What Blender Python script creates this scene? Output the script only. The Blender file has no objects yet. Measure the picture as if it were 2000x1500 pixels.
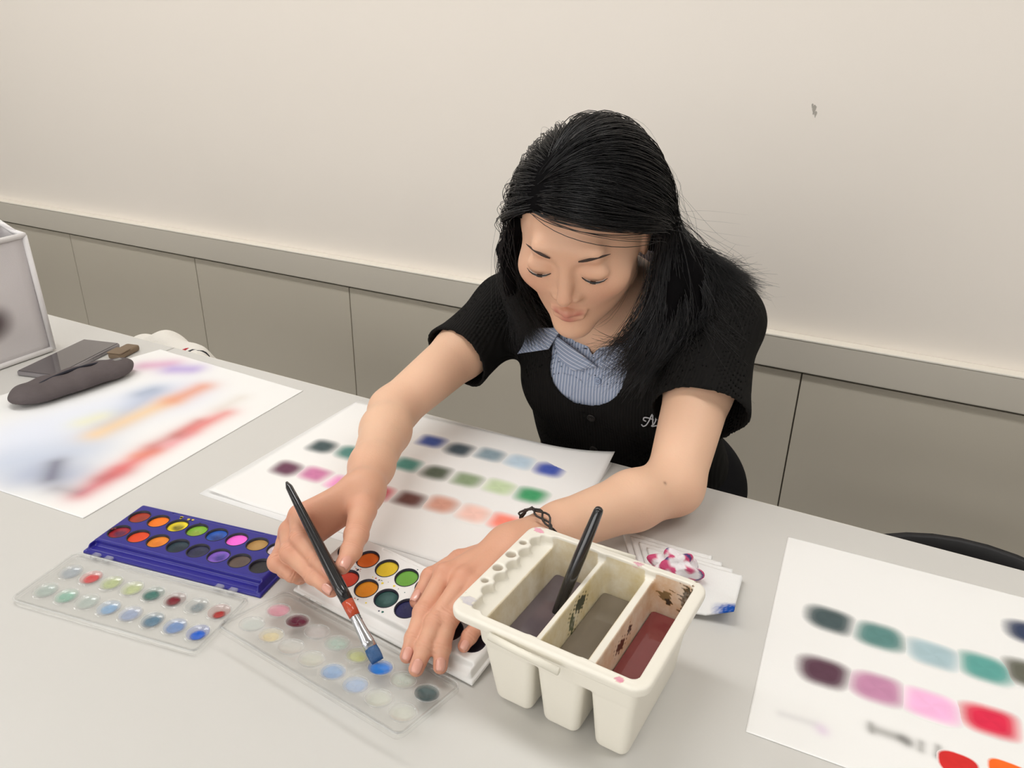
import bpy, bmesh, math, random
import numpy as np
from mathutils import Vector, Matrix

# ------------------------------------------------------------------ camera, world, lights, exposure
scene = bpy.context.scene
col = scene.collection
TABLE = 0.72                       # table top height
CAM = np.array([0.0, 0.0, TABLE + 0.507])
FOC = 1515.0                       # focal length for a 2000 px wide frame
ROT = np.array([[0.88330495, 0.20372364, -0.42221919],
                [0.46852172, -0.35266291, 0.81001004],
                [0.01611714, -0.91330474, -0.40695785]])   # columns: right, down, forward
cd = bpy.data.cameras.new('camera')
cd.sensor_width = 36.0
cd.lens = FOC / 2000.0 * 36.0
cd.clip_start = 0.02
cam = bpy.data.objects.new('camera', cd)
col.objects.link(cam)
cam.matrix_world = Matrix(((ROT[0, 0], -ROT[0, 1], -ROT[0, 2], CAM[0]),
                           (ROT[1, 0], -ROT[1, 1], -ROT[1, 2], CAM[1]),
                           (ROT[2, 0], -ROT[2, 1], -ROT[2, 2], CAM[2]), (0, 0, 0, 1)))
scene.camera = cam

world = bpy.data.worlds.new('world')
scene.world = world
world.use_nodes = True
world.node_tree.nodes['Background'].inputs[0].default_value = (1.0, 0.97, 0.93, 1)
world.node_tree.nodes['Background'].inputs[1].default_value = 0.35
scene.view_settings.view_transform = 'Standard'
scene.view_settings.look = 'None'
scene.view_settings.gamma = 1.0
scene.view_settings.use_curve_mapping = False
scene.view_settings.exposure = 0.0
LAMP_POWER = 8.0
FILL_GLOW = 3.0

rng = np.random.default_rng(7)
random.seed(7)
PI = math.pi

# ------------------------------------------------------------------ placing helpers
def on(px, py, z=0.0):
    """point of the table (or z above it) seen at this pixel"""
    r = ROT @ np.array([px - 1000.0, py - 750.0, FOC])
    return CAM + r * ((TABLE + z - CAM[2]) / r[2])

def deep(px, py, d):
    """point at depth d"""
    return CAM + (ROT @ np.array([(px - 1000.0) / FOC, (py - 750.0) / FOC, 1.0])) * d

def aty(px, py, Y):
    r = ROT @ np.array([px - 1000.0, py - 750.0, FOC])
    return CAM + r * (Y / r[1])

def nrm(v):
    v = np.asarray(v, float)
    return v / np.linalg.norm(v)

# ------------------------------------------------------------------ materials
def lin(c):
    c = c / 255.0
    return c / 12.92 if c <= 0.04045 else ((c + 0.055) / 1.055) ** 2.4

def rgb(r, g, b):
    return (lin(r), lin(g), lin(b), 1.0)

def mat(name, color, rough=0.5, spec=0.4, metal=0.0, var=0.0, vscale=30.0, bump=0.0, bscale=200.0, sss=0.0, coat=0.0, sheen=0.0):
    m = bpy.data.materials.new(name)
    m.use_nodes = True
    nt = m.node_tree
    b = nt.nodes['Principled BSDF']
    b.inputs['Base Color'].default_value = color
    b.inputs['Roughness'].default_value = rough
    b.inputs['Specular IOR Level'].default_value = spec
    b.inputs['Metallic'].default_value = metal
    b.inputs['Coat Weight'].default_value = coat
    b.inputs['Sheen Weight'].default_value = sheen
    if sss:
        b.inputs['Subsurface Weight'].default_value = sss
        b.inputs['Subsurface Radius'].default_value = (0.012, 0.005, 0.003)
        b.inputs['Subsurface Scale'].default_value = 1.0
    tc = nt.nodes.new('ShaderNodeTexCoord')
    if var:
        n = nt.nodes.new('ShaderNodeTexNoise')
        n.inputs['Scale'].default_value = vscale
        n.inputs['Detail'].default_value = 4
        nt.links.new(tc.outputs['Object'], n.inputs['Vector'])
        mx = nt.nodes.new('ShaderNodeMix')
        mx.data_type = 'RGBA'
        mx.inputs['A'].default_value = tuple(min(1, c * (1 + var)) for c in color[:3]) + (1,)
        mx.inputs['B'].default_value = tuple(c * (1 - var) for c in color[:3]) + (1,)
        nt.links.new(n.outputs['Fac'], mx.inputs['Factor'])
        nt.links.new(mx.outputs['Result'], b.inputs['Base Color'])
    if bump:
        n2 = nt.nodes.new('ShaderNodeTexNoise')
        n2.inputs['Scale'].default_value = bscale
        n2.inputs['Detail'].default_value = 3
        nt.links.new(tc.outputs['Object'], n2.inputs['Vector'])
        bp = nt.nodes.new('ShaderNodeBump')
        bp.inputs['Strength'].default_value = bump
        bp.inputs['Distance'].default_value = 0.001
        nt.links.new(n2.outputs['Fac'], bp.inputs['Height'])
        nt.links.new(bp.outputs['Normal'], b.inputs['Normal'])
    return m

def attr_mat(name, rough=0.6, spec=0.3, sss=0.0, bump=0.0, bscale=300.0, alpha=False, coat=0.0):
    """base colour (and opacity) from the mesh's 'pigment' attribute"""
    m = mat(name, (0.8, 0.8, 0.8, 1), rough, spec, sss=sss, bump=bump, bscale=bscale, coat=coat)
    nt = m.node_tree
    a = nt.nodes.new('ShaderNodeAttribute')
    a.attribute_name = 'pigment'
    b = nt.nodes['Principled BSDF']
    nt.links.new(a.outputs['Color'], b.inputs['Base Color'])
    if alpha:
        nt.links.new(a.outputs['Alpha'], b.inputs['Alpha'])
    return m

def clear_plastic(name, tint=(1, 1, 1, 1), milk=0.05, ior=1.45):
    m = bpy.data.materials.new(name)
    m.use_nodes = True
    nt = m.node_tree
    nt.nodes.remove(nt.nodes['Principled BSDF'])
    out = nt.nodes['Material Output']
    tr = nt.nodes.new('ShaderNodeBsdfTransparent')
    tr.inputs[0].default_value = tint
    df = nt.nodes.new('ShaderNodeBsdfDiffuse')
    df.inputs[0].default_value = (0.9, 0.9, 0.9, 1)
    gl = nt.nodes.new('ShaderNodeBsdfGlossy')
    gl.inputs['Roughness'].default_value = 0.03
    m1 = nt.nodes.new('ShaderNodeMixShader')
    m1.inputs[0].default_value = milk
    nt.links.new(tr.outputs[0], m1.inputs[1])
    nt.links.new(df.outputs[0], m1.inputs[2])
    lw = nt.nodes.new('ShaderNodeLayerWeight')          # same from both sides of the thin sheet
    lw.inputs['Blend'].default_value = 0.5
    pw = nt.nodes.new('ShaderNodeMath'); pw.operation = 'POWER'; pw.inputs[1].default_value = 3.5
    nt.links.new(lw.outputs['Facing'], pw.inputs[0])
    fr = nt.nodes.new('ShaderNodeMath'); fr.operation = 'MULTIPLY_ADD'; fr.inputs[1].default_value = 0.5; fr.inputs[2].default_value = 0.016
    nt.links.new(pw.outputs[0], fr.inputs[0])
    m2 = nt.nodes.new('ShaderNodeMixShader')
    nt.links.new(fr.outputs[0], m2.inputs[0])
    nt.links.new(m1.outputs[0], m2.inputs[1])
    nt.links.new(gl.outputs[0], m2.inputs[2])
    nt.links.new(m2.outputs[0], out.inputs['Surface'])
    return m

# ------------------------------------------------------------------ object helpers
def tag(o, label=None, cat=None, group=None, kind=None):
    if label: o['label'] = label
    if cat: o['category'] = cat
    if group: o['group'] = group
    if kind: o['kind'] = kind
    return o

def empty(name, loc=(0, 0, 0), rz=0.0):
    o = bpy.data.objects.new(name, None)
    o.empty_display_size = 0.05
    col.objects.link(o)
    o.location = loc
    o.rotation_euler = (0, 0, rz)
    return o

def link(name, me, m=None, parent=None, loc=None, rot=None):
    o = bpy.data.objects.new(name, me)
    col.objects.link(o)
    if m is not None and len(me.materials) == 0:
        me.materials.append(m)
    if parent is not None: o.parent = parent
    if loc is not None: o.location = loc
    if rot is not None: o.rotation_euler = rot
    return o

def np_mesh(name, V, Fc, smooth=True, pigment=None):
    V = np.asarray(V, np.float32)
    Fc = np.asarray(Fc, np.int32)
    me = bpy.data.meshes.new(name)
    k = Fc.shape[1]
    me.vertices.add(len(V))
    me.vertices.foreach_set('co', V.ravel())
    me.loops.add(Fc.size)
    me.loops.foreach_set('vertex_index', Fc.ravel())
    me.polygons.add(len(Fc))
    me.polygons.foreach_set('loop_start', np.arange(0, Fc.size, k, dtype=np.int32))
    me.polygons.foreach_set('use_smooth', np.full(len(Fc), smooth))
    me.update(calc_edges=True)
    me.validate()
    if pigment is not None:
        a = me.color_attributes.new('pigment', 'FLOAT_COLOR', 'POINT')
        a.data.foreach_set('color', np.asarray(pigment, np.float32).ravel())
    return me

def bm_mesh(name, bm, smooth=False):
    me = bpy.data.meshes.new(name)
    bmesh.ops.recalc_face_normals(bm, faces=bm.faces)
    bm.to_mesh(me)
    bm.free()
    if smooth:
        me.polygons.foreach_set('use_smooth', [True] * len(me.polygons))
    return me

def box_mesh(name, x0, x1, y0, y1, z0, z1, bevel=0.0, seg=2):
    bm = bmesh.new()
    bmesh.ops.create_cube(bm, size=1.0)
    for v in bm.verts:
        v.co = ((x0 + x1) / 2 + v.co.x * (x1 - x0), (y0 + y1) / 2 + v.co.y * (y1 - y0), (z0 + z1) / 2 + v.co.z * (z1 - z0))
    if bevel:
        bmesh.ops.bevel(bm, geom=bm.edges[:], offset=bevel, segments=seg, affect='EDGES', profile=0.6)
    return bm_mesh(name, bm)

def box(name, dims, m, parent=None, bevel=0.0, seg=2):
    return link(name, box_mesh(name, *dims, bevel=bevel, seg=seg), m, parent)

def tube_mesh(name, pts, radii, n=12, cap=True, flat=None):
    """tube along pts; flat = (normal vector, squash factor list) gives an oval section"""
    P = np.array(pts, float)
    N = len(P)
    radii = np.broadcast_to(np.asarray(radii, float), (N,))
    Tn = np.gradient(P, axis=0)
    Tn /= np.linalg.norm(Tn, axis=1)[:, None]
    ref = np.array([0, 0, 1.0]) if abs(Tn[0][2]) < 0.9 else np.array([1.0, 0, 0])
    if flat is not None: ref = nrm(flat[0])
    V = []
    for i in range(N):
        a = nrm(np.cross(Tn[i], ref))
        b = np.cross(a, Tn[i])
        if flat is None: ref = b
        sq = 1.0 if flat is None else flat[1][i]
        wd = 1.0 if flat is None or len(flat) < 3 else flat[2][i]
        for k in range(n):
            t = 2 * PI * k / n
            V.append(P[i] + radii[i] * (math.cos(t) * a * wd + math.sin(t) * b * sq))
    Fc = []
    for i in range(N - 1):
        for k in range(n):
            Fc.append((i * n + k, i * n + (k + 1) % n, (i + 1) * n + (k + 1) % n, (i + 1) * n + k))
    me = bpy.data.meshes.new(name)
    faces = [tuple(f) for f in Fc]
    if cap:
        faces.append(tuple(range(n - 1, -1, -1)))
        faces.append(tuple(range((N - 1) * n, N * n)))
    me.from_pydata([tuple(v) for v in V], [], faces)
    me.polygons.foreach_set('use_smooth', [True] * len(me.polygons))
    return me

def lathe_mesh(name, prof, n=28, sx=1.0, sy=1.0):
    V, Fc = [], []
    for r, z in prof:
        for k in range(n):
            t = 2 * PI * k / n
            V.append((r * math.cos(t) * sx, r * math.sin(t) * sy, z))
    for i in range(len(prof) - 1):
        for k in range(n):
            Fc.append((i * n + k, i * n + (k + 1) % n, (i + 1) * n + (k + 1) % n, (i + 1) * n + k))
    me = bpy.data.meshes.new(name)
    Fc.append(tuple(range(n - 1, -1, -1)))
    Fc.append(tuple(range((len(prof) - 1) * n, len(prof) * n)))
    me.from_pydata(V, [], Fc)
    me.polygons.foreach_set('use_smooth', [True] * len(me.polygons))
    return me

# ------------------------------------------------------------------ signed distance modelling
BIG = 0.5

class Field:
    def __init__(s, lo, hi, h):
        s.h = h
        s.lo = np.array(lo, float)
        s.n = np.ceil((np.array(hi) - s.lo) / h).astype(int) + 1
        s.v = np.full(s.n, BIG, np.float32)
        s.ops = []

    def sub(s, lo, hi):
        a = np.clip(np.floor((np.array(lo) - s.lo) / s.h).astype(int), 0, s.n)
        b = np.clip(np.ceil((np.array(hi) - s.lo) / s.h).astype(int) + 1, 0, s.n)
        sl = tuple(slice(i, j) for i, j in zip(a, b))
        ax = [(s.lo[i] + s.h * np.arange(a[i], b[i])).astype(np.float32) for i in range(3)]
        return sl, ax[0][:, None, None], ax[1][None, :, None], ax[2][None, None, :]

    def add(s, prims, k=0.0, kin=None, pad=0.02):
        """union (smooth k) of a group of prims, themselves blended with kin"""
        if not isinstance(prims, list): prims = [prims]
        lo = np.min([p.lo for p in prims], 0) - pad
        hi = np.max([p.hi for p in prims], 0) + pad
        s.ops.append((prims, k, kin, lo, hi, 1))
        sl, X, Y, Z = s.sub(lo, hi)
        if 0 in s.v[sl].shape: return
        d = None
        for p in prims:
            e = p.f(X, Y, Z)
            d = e if d is None else smin(d, e, p.k if kin is None else kin)
        s.v[sl] = smin(s.v[sl], d, k)

    def at_points(s, P):
        out = np.full(len(P), BIG)
        for prims, k, kin, lo, hi, sign in s.ops:
            m = np.all((P >= lo) & (P <= hi), 1)
            if not m.any(): continue
            X, Y, Z = P[m, 0], P[m, 1], P[m, 2]
            d = None
            for p in prims:
                e = p.f(X, Y, Z).astype(float)
                d = e if d is None else smin(d, e, p.k if kin is None else kin)
            out[m] = smin(out[m], d, k) if sign > 0 else -smin(-out[m], d, k)
        return out

    def cut(s, prim, k=0.0, pad=0.02):
        s.ops.append(([prim], k, None, prim.lo - pad, prim.hi + pad, -1))
        sl, X, Y, Z = s.sub(prim.lo - pad, prim.hi + pad)
        s.v[sl] = -smin(-s.v[sl], prim.f(X, Y, Z), k)

    def mesh(s):
        return surface_nets(s.v, s.lo, s.h)

def smin(a, b, k):
    if k <= 0: return np.minimum(a, b)
    h = np.maximum(k - np.abs(a - b), 0.0) / k
    return np.minimum(a, b) - h * h * (k * 0.25)

class Prim:
    def __init__(s, f, lo, hi, k=0.003):
        s.f, s.lo, s.hi, s.k = f, np.array(lo, float), np.array(hi, float), k

def cone(a, b, r1, r2, k=0.003, sq=None):
    """round cone; sq = (axis, factor) flattens it along that axis (factor < 1 thinner)"""
    a = np.asarray(a, float); b = np.asarray(b, float)
    ba = b - a
    R = max(r1, r2)
    lo = np.minimum(a, b) - R * 1.6; hi = np.maximum(a, b) + R * 1.6
    if sq is None:
        l2 = max(ba @ ba, 1e-12)
        def f(X, Y, Z):
            x, y, z = X - a[0], Y - a[1], Z - a[2]
            t = np.clip((x * ba[0] + y * ba[1] + z * ba[2]) / l2, 0, 1)
            return (np.sqrt((x - t * ba[0]) ** 2 + (y - t * ba[1]) ** 2 + (z - t * ba[2]) ** 2) - (r1 + (r2 - r1) * t)).astype(np.float32)
    else:
        n, fac = nrm(sq[0]), 1.0 / sq[1]
        bs = ba + n * (ba @ n) * (fac - 1)
        l2 = max(bs @ bs, 1e-12)
        def f(X, Y, Z):
            x, y, z = X - a[0], Y - a[1], Z - a[2]
            q = (x * n[0] + y * n[1] + z * n[2]) * (fac - 1)
            x, y, z = x + n[0] * q, y + n[1] * q, z + n[2] * q
            t = np.clip((x * bs[0] + y * bs[1] + z * bs[2]) / l2, 0, 1)
            d = np.sqrt((x - t * bs[0]) ** 2 + (y - t * bs[1]) ** 2 + (z - t * bs[2]) ** 2) - (r1 + (r2 - r1) * t)
            return (d * min(1.0, sq[1] ** 0.5)).astype(np.float32)
    return Prim(f, lo, hi, k)

def ell(c, r, A=None, k=0.004):
    """ellipsoid, radii r along the rows of A"""
    c = np.asarray(c, float); r = np.asarray(r, float)
    A = np.eye(3) if A is None else np.asarray(A, float)
    R = r.max()
    def f(X, Y, Z):
        x, y, z = X - c[0], Y - c[1], Z - c[2]
        q = [(A[i, 0] * x + A[i, 1] * y + A[i, 2] * z) for i in range(3)]
        k0 = np.sqrt(sum((q[i] / r[i]) ** 2 for i in range(3)))
        k1 = np.sqrt(sum((q[i] / r[i] ** 2) ** 2 for i in range(3))) + 1e-9
        return (k0 * (k0 - 1.0) / k1).astype(np.float32)
    return Prim(f, c - R, c + R, k)

def tbox(b0, b1, z0, z1, r, k=0.0):
    """box whose x/y bounds go linearly from b0 (at z0) to b1 (at z1): (xl, xr, yl, yr)"""
    b0 = np.array(b0, float); b1 = np.array(b1, float)
    def f(X, Y, Z):
        t = (Z - z0) / (z1 - z0)
        xl, xr, yl, yr = [b0[i] + (b1[i] - b0[i]) * t for i in range(4)]
        dx = np.maximum(xl - X, X - xr) + r
        dy = np.maximum(yl - Y, Y - yr) + r
        dz = np.maximum(z0 - Z, Z - z1) + r
        ins = np.minimum(np.maximum(np.maximum(dx, dy), dz), 0)
        out = np.sqrt(np.maximum(dx, 0) ** 2 + np.maximum(dy, 0) ** 2 + np.maximum(dz, 0) ** 2)
        return (ins + out - r).astype(np.float32)
    m = np.stack([b0, b1])
    return Prim(f, (m[:, 0].min(), m[:, 2].min(), z0), (m[:, 1].max(), m[:, 3].max(), z1), k)

def cylz(cx, cy, r, z0, z1):
    def f(X, Y, Z):
        return np.maximum(np.sqrt((X - cx) ** 2 + (Y - cy) ** 2) - r, np.maximum(z0 - Z, Z - z1)).astype(np.float32)
    return Prim(f, (cx - r, cy - r, z0), (cx + r, cy + r, z1))

def surface_nets(v, lo, h):
    s = v < 0
    c = np.zeros(tuple(np.array(v.shape) - 1), np.uint8)
    offs = [(i, j, k) for i in (0, 1) for j in (0, 1) for k in (0, 1)]
    nx, ny, nz = v.shape
    for (i, j, k) in offs:
        c += s[i:nx - 1 + i, j:ny - 1 + j, k:nz - 1 + k]
    act = (c > 0) & (c < 8)
    co = np.argwhere(act)
    idx = np.full(act.shape, -1, np.int32)
    idx[act] = np.arange(len(co), dtype=np.int32)
    val = {o: v[co[:, 0] + o[0], co[:, 1] + o[1], co[:, 2] + o[2]] for o in offs}
    acc = np.zeros((len(co), 3)); num = np.zeros(len(co))
    for a in offs:
        for ax in range(3):
            if a[ax] == 1: continue
            b = list(a); b[ax] = 1; b = tuple(b)
            va, vb = val[a], val[b]
            m = (va < 0) != (vb < 0)
            t = va[m] / (va[m] - vb[m])
            p = np.tile(np.array(a, float), (m.sum(), 1))
            p[:, ax] += t
            acc[m] += p; num[m] += 1
    V = lo + h * (co + acc / num[:, None])
    F = []
    for ax in range(3):
        sl0 = [slice(None)] * 3; sl1 = [slice(None)] * 3
        sl0[ax] = slice(0, -1); sl1[ax] = slice(1, None)
        a, b = s[tuple(sl0)], s[tuple(sl1)]
        e = np.argwhere(a != b)
        u, w = (ax + 1) % 3, (ax + 2) % 3
        lim = np.array(act.shape)
        ok = (e[:, u] > 0) & (e[:, w] > 0) & (e[:, u] < lim[u]) & (e[:, w] < lim[w])
        e = e[ok]
        inside = a[e[:, 0], e[:, 1], e[:, 2]]
        def cell(du, dw):
            q = e.copy(); q[:, u] += du; q[:, w] += dw
            return idx[q[:, 0], q[:, 1], q[:, 2]]
        quad = np.stack([cell(-1, -1), cell(0, -1), cell(0, 0), cell(-1, 0)], 1)
        quad[~inside] = quad[~inside][:, ::-1]
        F.append(quad)
    return V, np.concatenate(F)

# ================================================================== the room
M = {}
M['wall'] = mat('wall_paint', rgb(243, 235, 225), 0.55, 0.3, var=0.012, vscale=3, bump=0.08, bscale=900)
M['trim'] = mat('trim_laminate', rgb(208, 201, 188), 0.45, 0.35, var=0.01, vscale=8)
M['panel'] = mat('panel_laminate', rgb(208, 200, 184), 0.5, 0.3, var=0.02, vscale=5)
M['gap'] = mat('panel_gap', rgb(96, 90, 80), 0.8)
M['floor'] = mat('carpet', rgb(120, 116, 110), 0.9, 0.1, var=0.15, vscale=120)
M['side_wall'] = mat('white_wall_paint', rgb(226, 225, 222), 0.7, 0.2, var=0.01, vscale=3)
M['ceiling'] = mat('ceiling_board', rgb(236, 233, 226), 0.8, 0.1, var=0.02, vscale=40)
WALL_Y = 1.62

def struct(name, dims, m, bevel=0.0):
    return tag(box(name, dims, m, None, bevel), kind='structure')

struct('floor', (-4.6, 3.4, -3.4, WALL_Y + 0.12, -0.1, 0.0), M['floor'])
struct('ceiling', (-4.6, 3.4, -3.4, WALL_Y + 0.12, 2.62, 2.72), M['ceiling'])
wall = struct('wall_back', (-4.6, 3.4, WALL_Y + 0.012, WALL_Y + 0.12, 0.0, 2.62), M['wall'])
struct('wall_left', (-4.72, -4.6, -3.4, WALL_Y + 0.12, 0.0, 2.62), M['side_wall'])
struct('wall_right', (3.4, 3.52, -3.4, WALL_Y + 0.12, 0.0, 2.62), M['side_wall'])
struct('wall_front', (-4.72, 3.52, -3.52, -3.4, 0.0, 2.62), M['side_wall'])
# wainscot: recessed backing, one laminate panel after another, and the rail on top
backing = struct('wall_wainscot', (-4.6, 3.4, WALL_Y + 0.002, WALL_Y + 0.012, 0.0, 0.66), M['gap'])
pitch = 0.3705 * WALL_Y
j0 = -1.5775 * WALL_Y
pm = box_mesh('panel', -pitch / 2 + 0.0015, pitch / 2 - 0.0015, 0, 0.006, 0.09, 0.5915, 0.001, 1)
for i in range(-3, 10):
    link('panel', pm, M['panel'], backing, (j0 + (i + 0.5) * pitch, WALL_Y - 0.004, 0))
tr = struct('trim_1', (-4.6, 3.4, WALL_Y - 0.016, WALL_Y + 0.011, 0.599, 0.668), M['trim'], 0.0025)
M['trim_highlight'] = mat('trim_highlight', rgb(244, 238, 226), 0.35, 0.4)  # paler strip stands in for the highlight along the rail's top edge
struct('trim_lit_edge', (-4.6, 3.4, WALL_Y - 0.0175, WALL_Y + 0.0115, 0.6682, 0.6725), M['trim_highlight'], 0.0015)
struct('baseboard_back', (-4.6, 3.4, WALL_Y - 0.008, WALL_Y + 0.002, 0.0, 0.085), M['trim'])
# small grey scuff on the wall
sc_ = aty(1588, 215, WALL_Y)
M['scuff'] = mat('scuff', rgb(176, 170, 160), 0.7)
bm = bmesh.new()
for (dx, dz, a) in ((0, 0, 0.009), (0.004, -0.008, 0.006), (-0.004, 0.007, 0.004)):
    vs = [bm.verts.new((dx + a * (0.35 + 0.2 * math.sin(3 * t)) * math.cos(t), -0.0004, dz + a * math.sin(t))) for t in np.linspace(0, 2 * PI, 11)[:-1]]
    bm.faces.new(vs)
link('scuff_mark', bm_mesh('scuff_mark', bm), M['scuff'], wall, (sc_[0], WALL_Y + 0.0119, sc_[2]))

# ceiling lamps
M['lamp_frame'] = mat('lamp_frame', rgb(240, 240, 238), 0.4)
M['lamp_glow'] = bpy.data.materials.new('lamp_glow')
M['lamp_glow'].use_nodes = True
_b = M['lamp_glow'].node_tree.nodes['Principled BSDF']
_b.inputs['Emission Color'].default_value = (1, 0.99, 0.98, 1)
_b.inputs['Emission Strength'].default_value = 4.0
LAMPS = [(-2.6, 0.6, 'above the tote bag end'), (-0.9, 0.6, 'above the painting woman'), (0.9, 0.6, 'above the right end of the table'),
         (-2.6, -1.5, 'over the left of the room behind the camera'), (-0.9, -1.5, 'over the middle of the room behind the camera'), (0.9, -1.5, 'over the right of the room behind the camera')]
for x, y, where in LAMPS:
    t = tag(empty('ceiling_lamp', (x, y, 2.62)), 'long white ceiling lamp ' + where, 'lamp', 'ceiling lamps')
    box('lamp_frame', (-0.64, 0.64, -0.17, 0.17, -0.05, -0.001), M['lamp_frame'], t, 0.006)
    box('lamp_diffuser', (-0.6, 0.6, -0.14, 0.14, -0.056, -0.048), M['lamp_glow'], t)
    ld = bpy.data.lights.new('lamp_light', 'AREA')
    ld.shape = 'RECTANGLE'; ld.size = 1.2; ld.size_y = 0.28
    ld.energy = LAMP_POWER * (1.0 if y > 0 else 0.45); ld.color = (1.0, 0.993, 0.985)
    lo = bpy.data.objects.new('lamp_light', ld)
    col.objects.link(lo); lo.parent = t; lo.location = (0, 0, -0.06)

# unseen glowing panel, added behind the camera to brighten the back wall
wf = tag(empty('fill_panel_1', (-0.9, -3.40, 0.9)), kind='structure')
box('fill_frame', (-2.05, 2.05, -0.02, 0.012, -0.05, 1.55), M['lamp_frame'], wf, 0.004)
M['fill_glow'] = M['lamp_glow'].copy(); M['fill_glow'].name = 'fill_glow_pane'
for k in range(3): box('fill_pane', (-2.0 + 1.34 * k, -0.68 + 1.34 * k, 0.010, 0.016, 0.0, 1.5), M['fill_glow'], wf)
M['fill_glow'].node_tree.nodes['Principled BSDF'].inputs['Emission Strength'].default_value = FILL_GLOW

# ================================================================== tables
M['table'] = mat('table_laminate', rgb(210, 208, 203), 0.38, 0.35, var=0.012, vscale=25, bump=0.02, bscale=1500)
M['edge'] = mat('table_edge', rgb(228, 225, 217), 0.4)
M['steel'] = mat('grey_steel', rgb(150, 150, 150), 0.35, metal=0.8)
SEAM = -1.1155
EDGE_Y = 0.852

def table(x0, x1, label):
    t = tag(empty('folding_table', ((x0 + x1) / 2, 0.477, 0)), label, 'table', 'white meeting tables')
    hw = (x1 - x0) / 2
    box('table_top', (-hw, hw, -0.375, 0.3735, TABLE - 0.028, TABLE), M['table'], t, 0.0012, 1)
    box('edge_band', (-hw, hw, 0.3735, 0.375, TABLE - 0.027, TABLE - 0.0006), M['edge'], t, 0.0004, 1)
    for sx in (-1, 1):
        x = sx * (hw - 0.16)
        link('leg', tube_mesh('leg', [(x, -0.02, 0.05), (x, -0.02, TABLE - 0.028)], 0.025), M['steel'], t)
        box('foot', (x - 0.025, x + 0.025, -0.31, 0.27, 0.0, 0.05), M['steel'], t, 0.01)
    box('cross_rail', (-hw + 0.16, hw - 0.16, -0.035, -0.005, TABLE - 0.09, TABLE - 0.05), M['steel'], t, 0.003)
table(SEAM + 0.0015, SEAM + 1.8, 'light grey meeting table the woman leans on, with the paints on it')
table(SEAM - 1.8, SEAM - 0.0015, 'light grey meeting table at the left that carries the tote bag and phone')

# ================================================================== paper sheets with paint
M['paper'] = attr_mat('painted_paper', 0.75, 0.15, bump=0.06, bscale=900)
PAPER = np.array([lin(243), lin(242), lin(239), 1.0])

def sheet(name, c, painter, nu, nv, label, cat='paper sheet', z=0.0008, lift=None, group=None, base=PAPER):
    """paper over corners c (front-left, front-right, back-right, back-left); painter(P) -> rgb per point"""
    c = [np.array(q[:2], float) for q in c]
    u, v = np.meshgrid(np.linspace(0, 1, nu), np.linspace(0, 1, nv), indexing='ij')
    P = sum(w[..., None] * q for w, q in zip(((1 - u) * (1 - v), u * (1 - v), u * v, (1 - u) * v), c))
    zz = np.full(u.shape, TABLE + z)
    if lift is not None: zz = zz + lift(u, v)
    V = np.dstack([P, zz]).reshape(-1, 3)
    i = np.arange(nu * nv).reshape(nu, nv)
    F = np.stack([i[:-1, :-1], i[1:, :-1], i[1:, 1:], i[:-1, 1:]], -1).reshape(-1, 4)
    pg = np.tile(base, (len(V), 1))
    if painter is not None: pg[:, :3] = painter(V[:, :2], pg[:, :3])
    ctr = V.mean(0); ctr[2] = TABLE
    o = link(name, np_mesh(name, V - ctr, F, True, pg), M['paper'], None, tuple(ctr))
    md = o.modifiers.new('thickness', 'SOLIDIFY'); md.thickness = 0.0004; md.offset = -1
    return tag(o, label, cat, group)

def soft(P, bg, blobs, spread=1.0):
    """soft washes of pigment: (px, py, px2, py2, half width m, softness m, colour, strength)"""
    out = bg.copy()
    for (x1, y1, x2, y2, w, sf, c, st) in blobs:
        a = on(x1, y1)[:2]; b = on(x2, y2)[:2]
        ba = b - a; l2 = max(ba @ ba, 1e-9)
        t = np.clip(((P - a) @ ba) / l2, 0, 1)
        d = np.linalg.norm(P - a - t[:, None] * ba, axis=1)
        w, sf = w * spread, sf * spread
        k = st * (1 / (1 + np.exp((d - w) / sf)))
        out = out * (1 - k[:, None]) + np.array([lin(q) for q in c]) * k[:, None]
    return out

def swatch(parent, px, py, rx, ry, c, ang=0.0, z=0.00092, edge=0.45, base=PAPER):
    """thin brush-painted rounded swatch lying on a sheet"""
    p = on(px, py, z)
    nr, na = 7, 26
    V, pg = [(0, 0, 0.00012)], [[lin(q) for q in c] + [1]]
    cc = np.array([lin(q) for q in c])
    for i in range(1, nr + 1):
        f = i / nr
        for k in range(na):
            t = 2 * PI * k / na
            e = 2 / 3.2
            x = rx * f * math.copysign(abs(math.cos(t)) ** e, math.cos(t)) * (1 + 0.04 * math.sin(3 * t + px))
            y = ry * f * math.copysign(abs(math.sin(t)) ** e, math.sin(t)) * (1 + 0.05 * math.sin(2 * t + py))
            V.append((x, y, 0.00012 * (1 - f * f)))
            w = 0.0 if f < edge else ((f - edge) / (1 - edge)) ** 1.5
            q = cc * (1 - w) + base[:3] * w
            q = q * (1 + 0.03 * math.sin(3 * t + 4 * f + px))
            pg.append(list(np.clip(q, 0, 1)) + [1])
    F = []
    for i in range(nr - 1):
        for k in range(na):
            a = 1 + i * na
            F.append((a + k, a + na + k, a + na + (k + 1) % na, a + (k + 1) % na))
    me = bpy.data.meshes.new('paint_swatch')
    me.from_pydata(V, [], [tuple(f) for f in F] + [(0, 1 + k, 1 + (k + 1) % na) for k in range(na)])
    a = me.color_attributes.new('pigment', 'FLOAT_COLOR', 'POINT')
    a.data.foreach_set('color', np.array(pg, np.float32).ravel())
    me.polygons.foreach_set('use_smooth', [True] * len(me.polygons))
    o = link('paint_swatch', me, M['paper'], parent, None, (0, 0, ang))
    o.location = Vector(p) - parent.location
    return o

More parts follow.
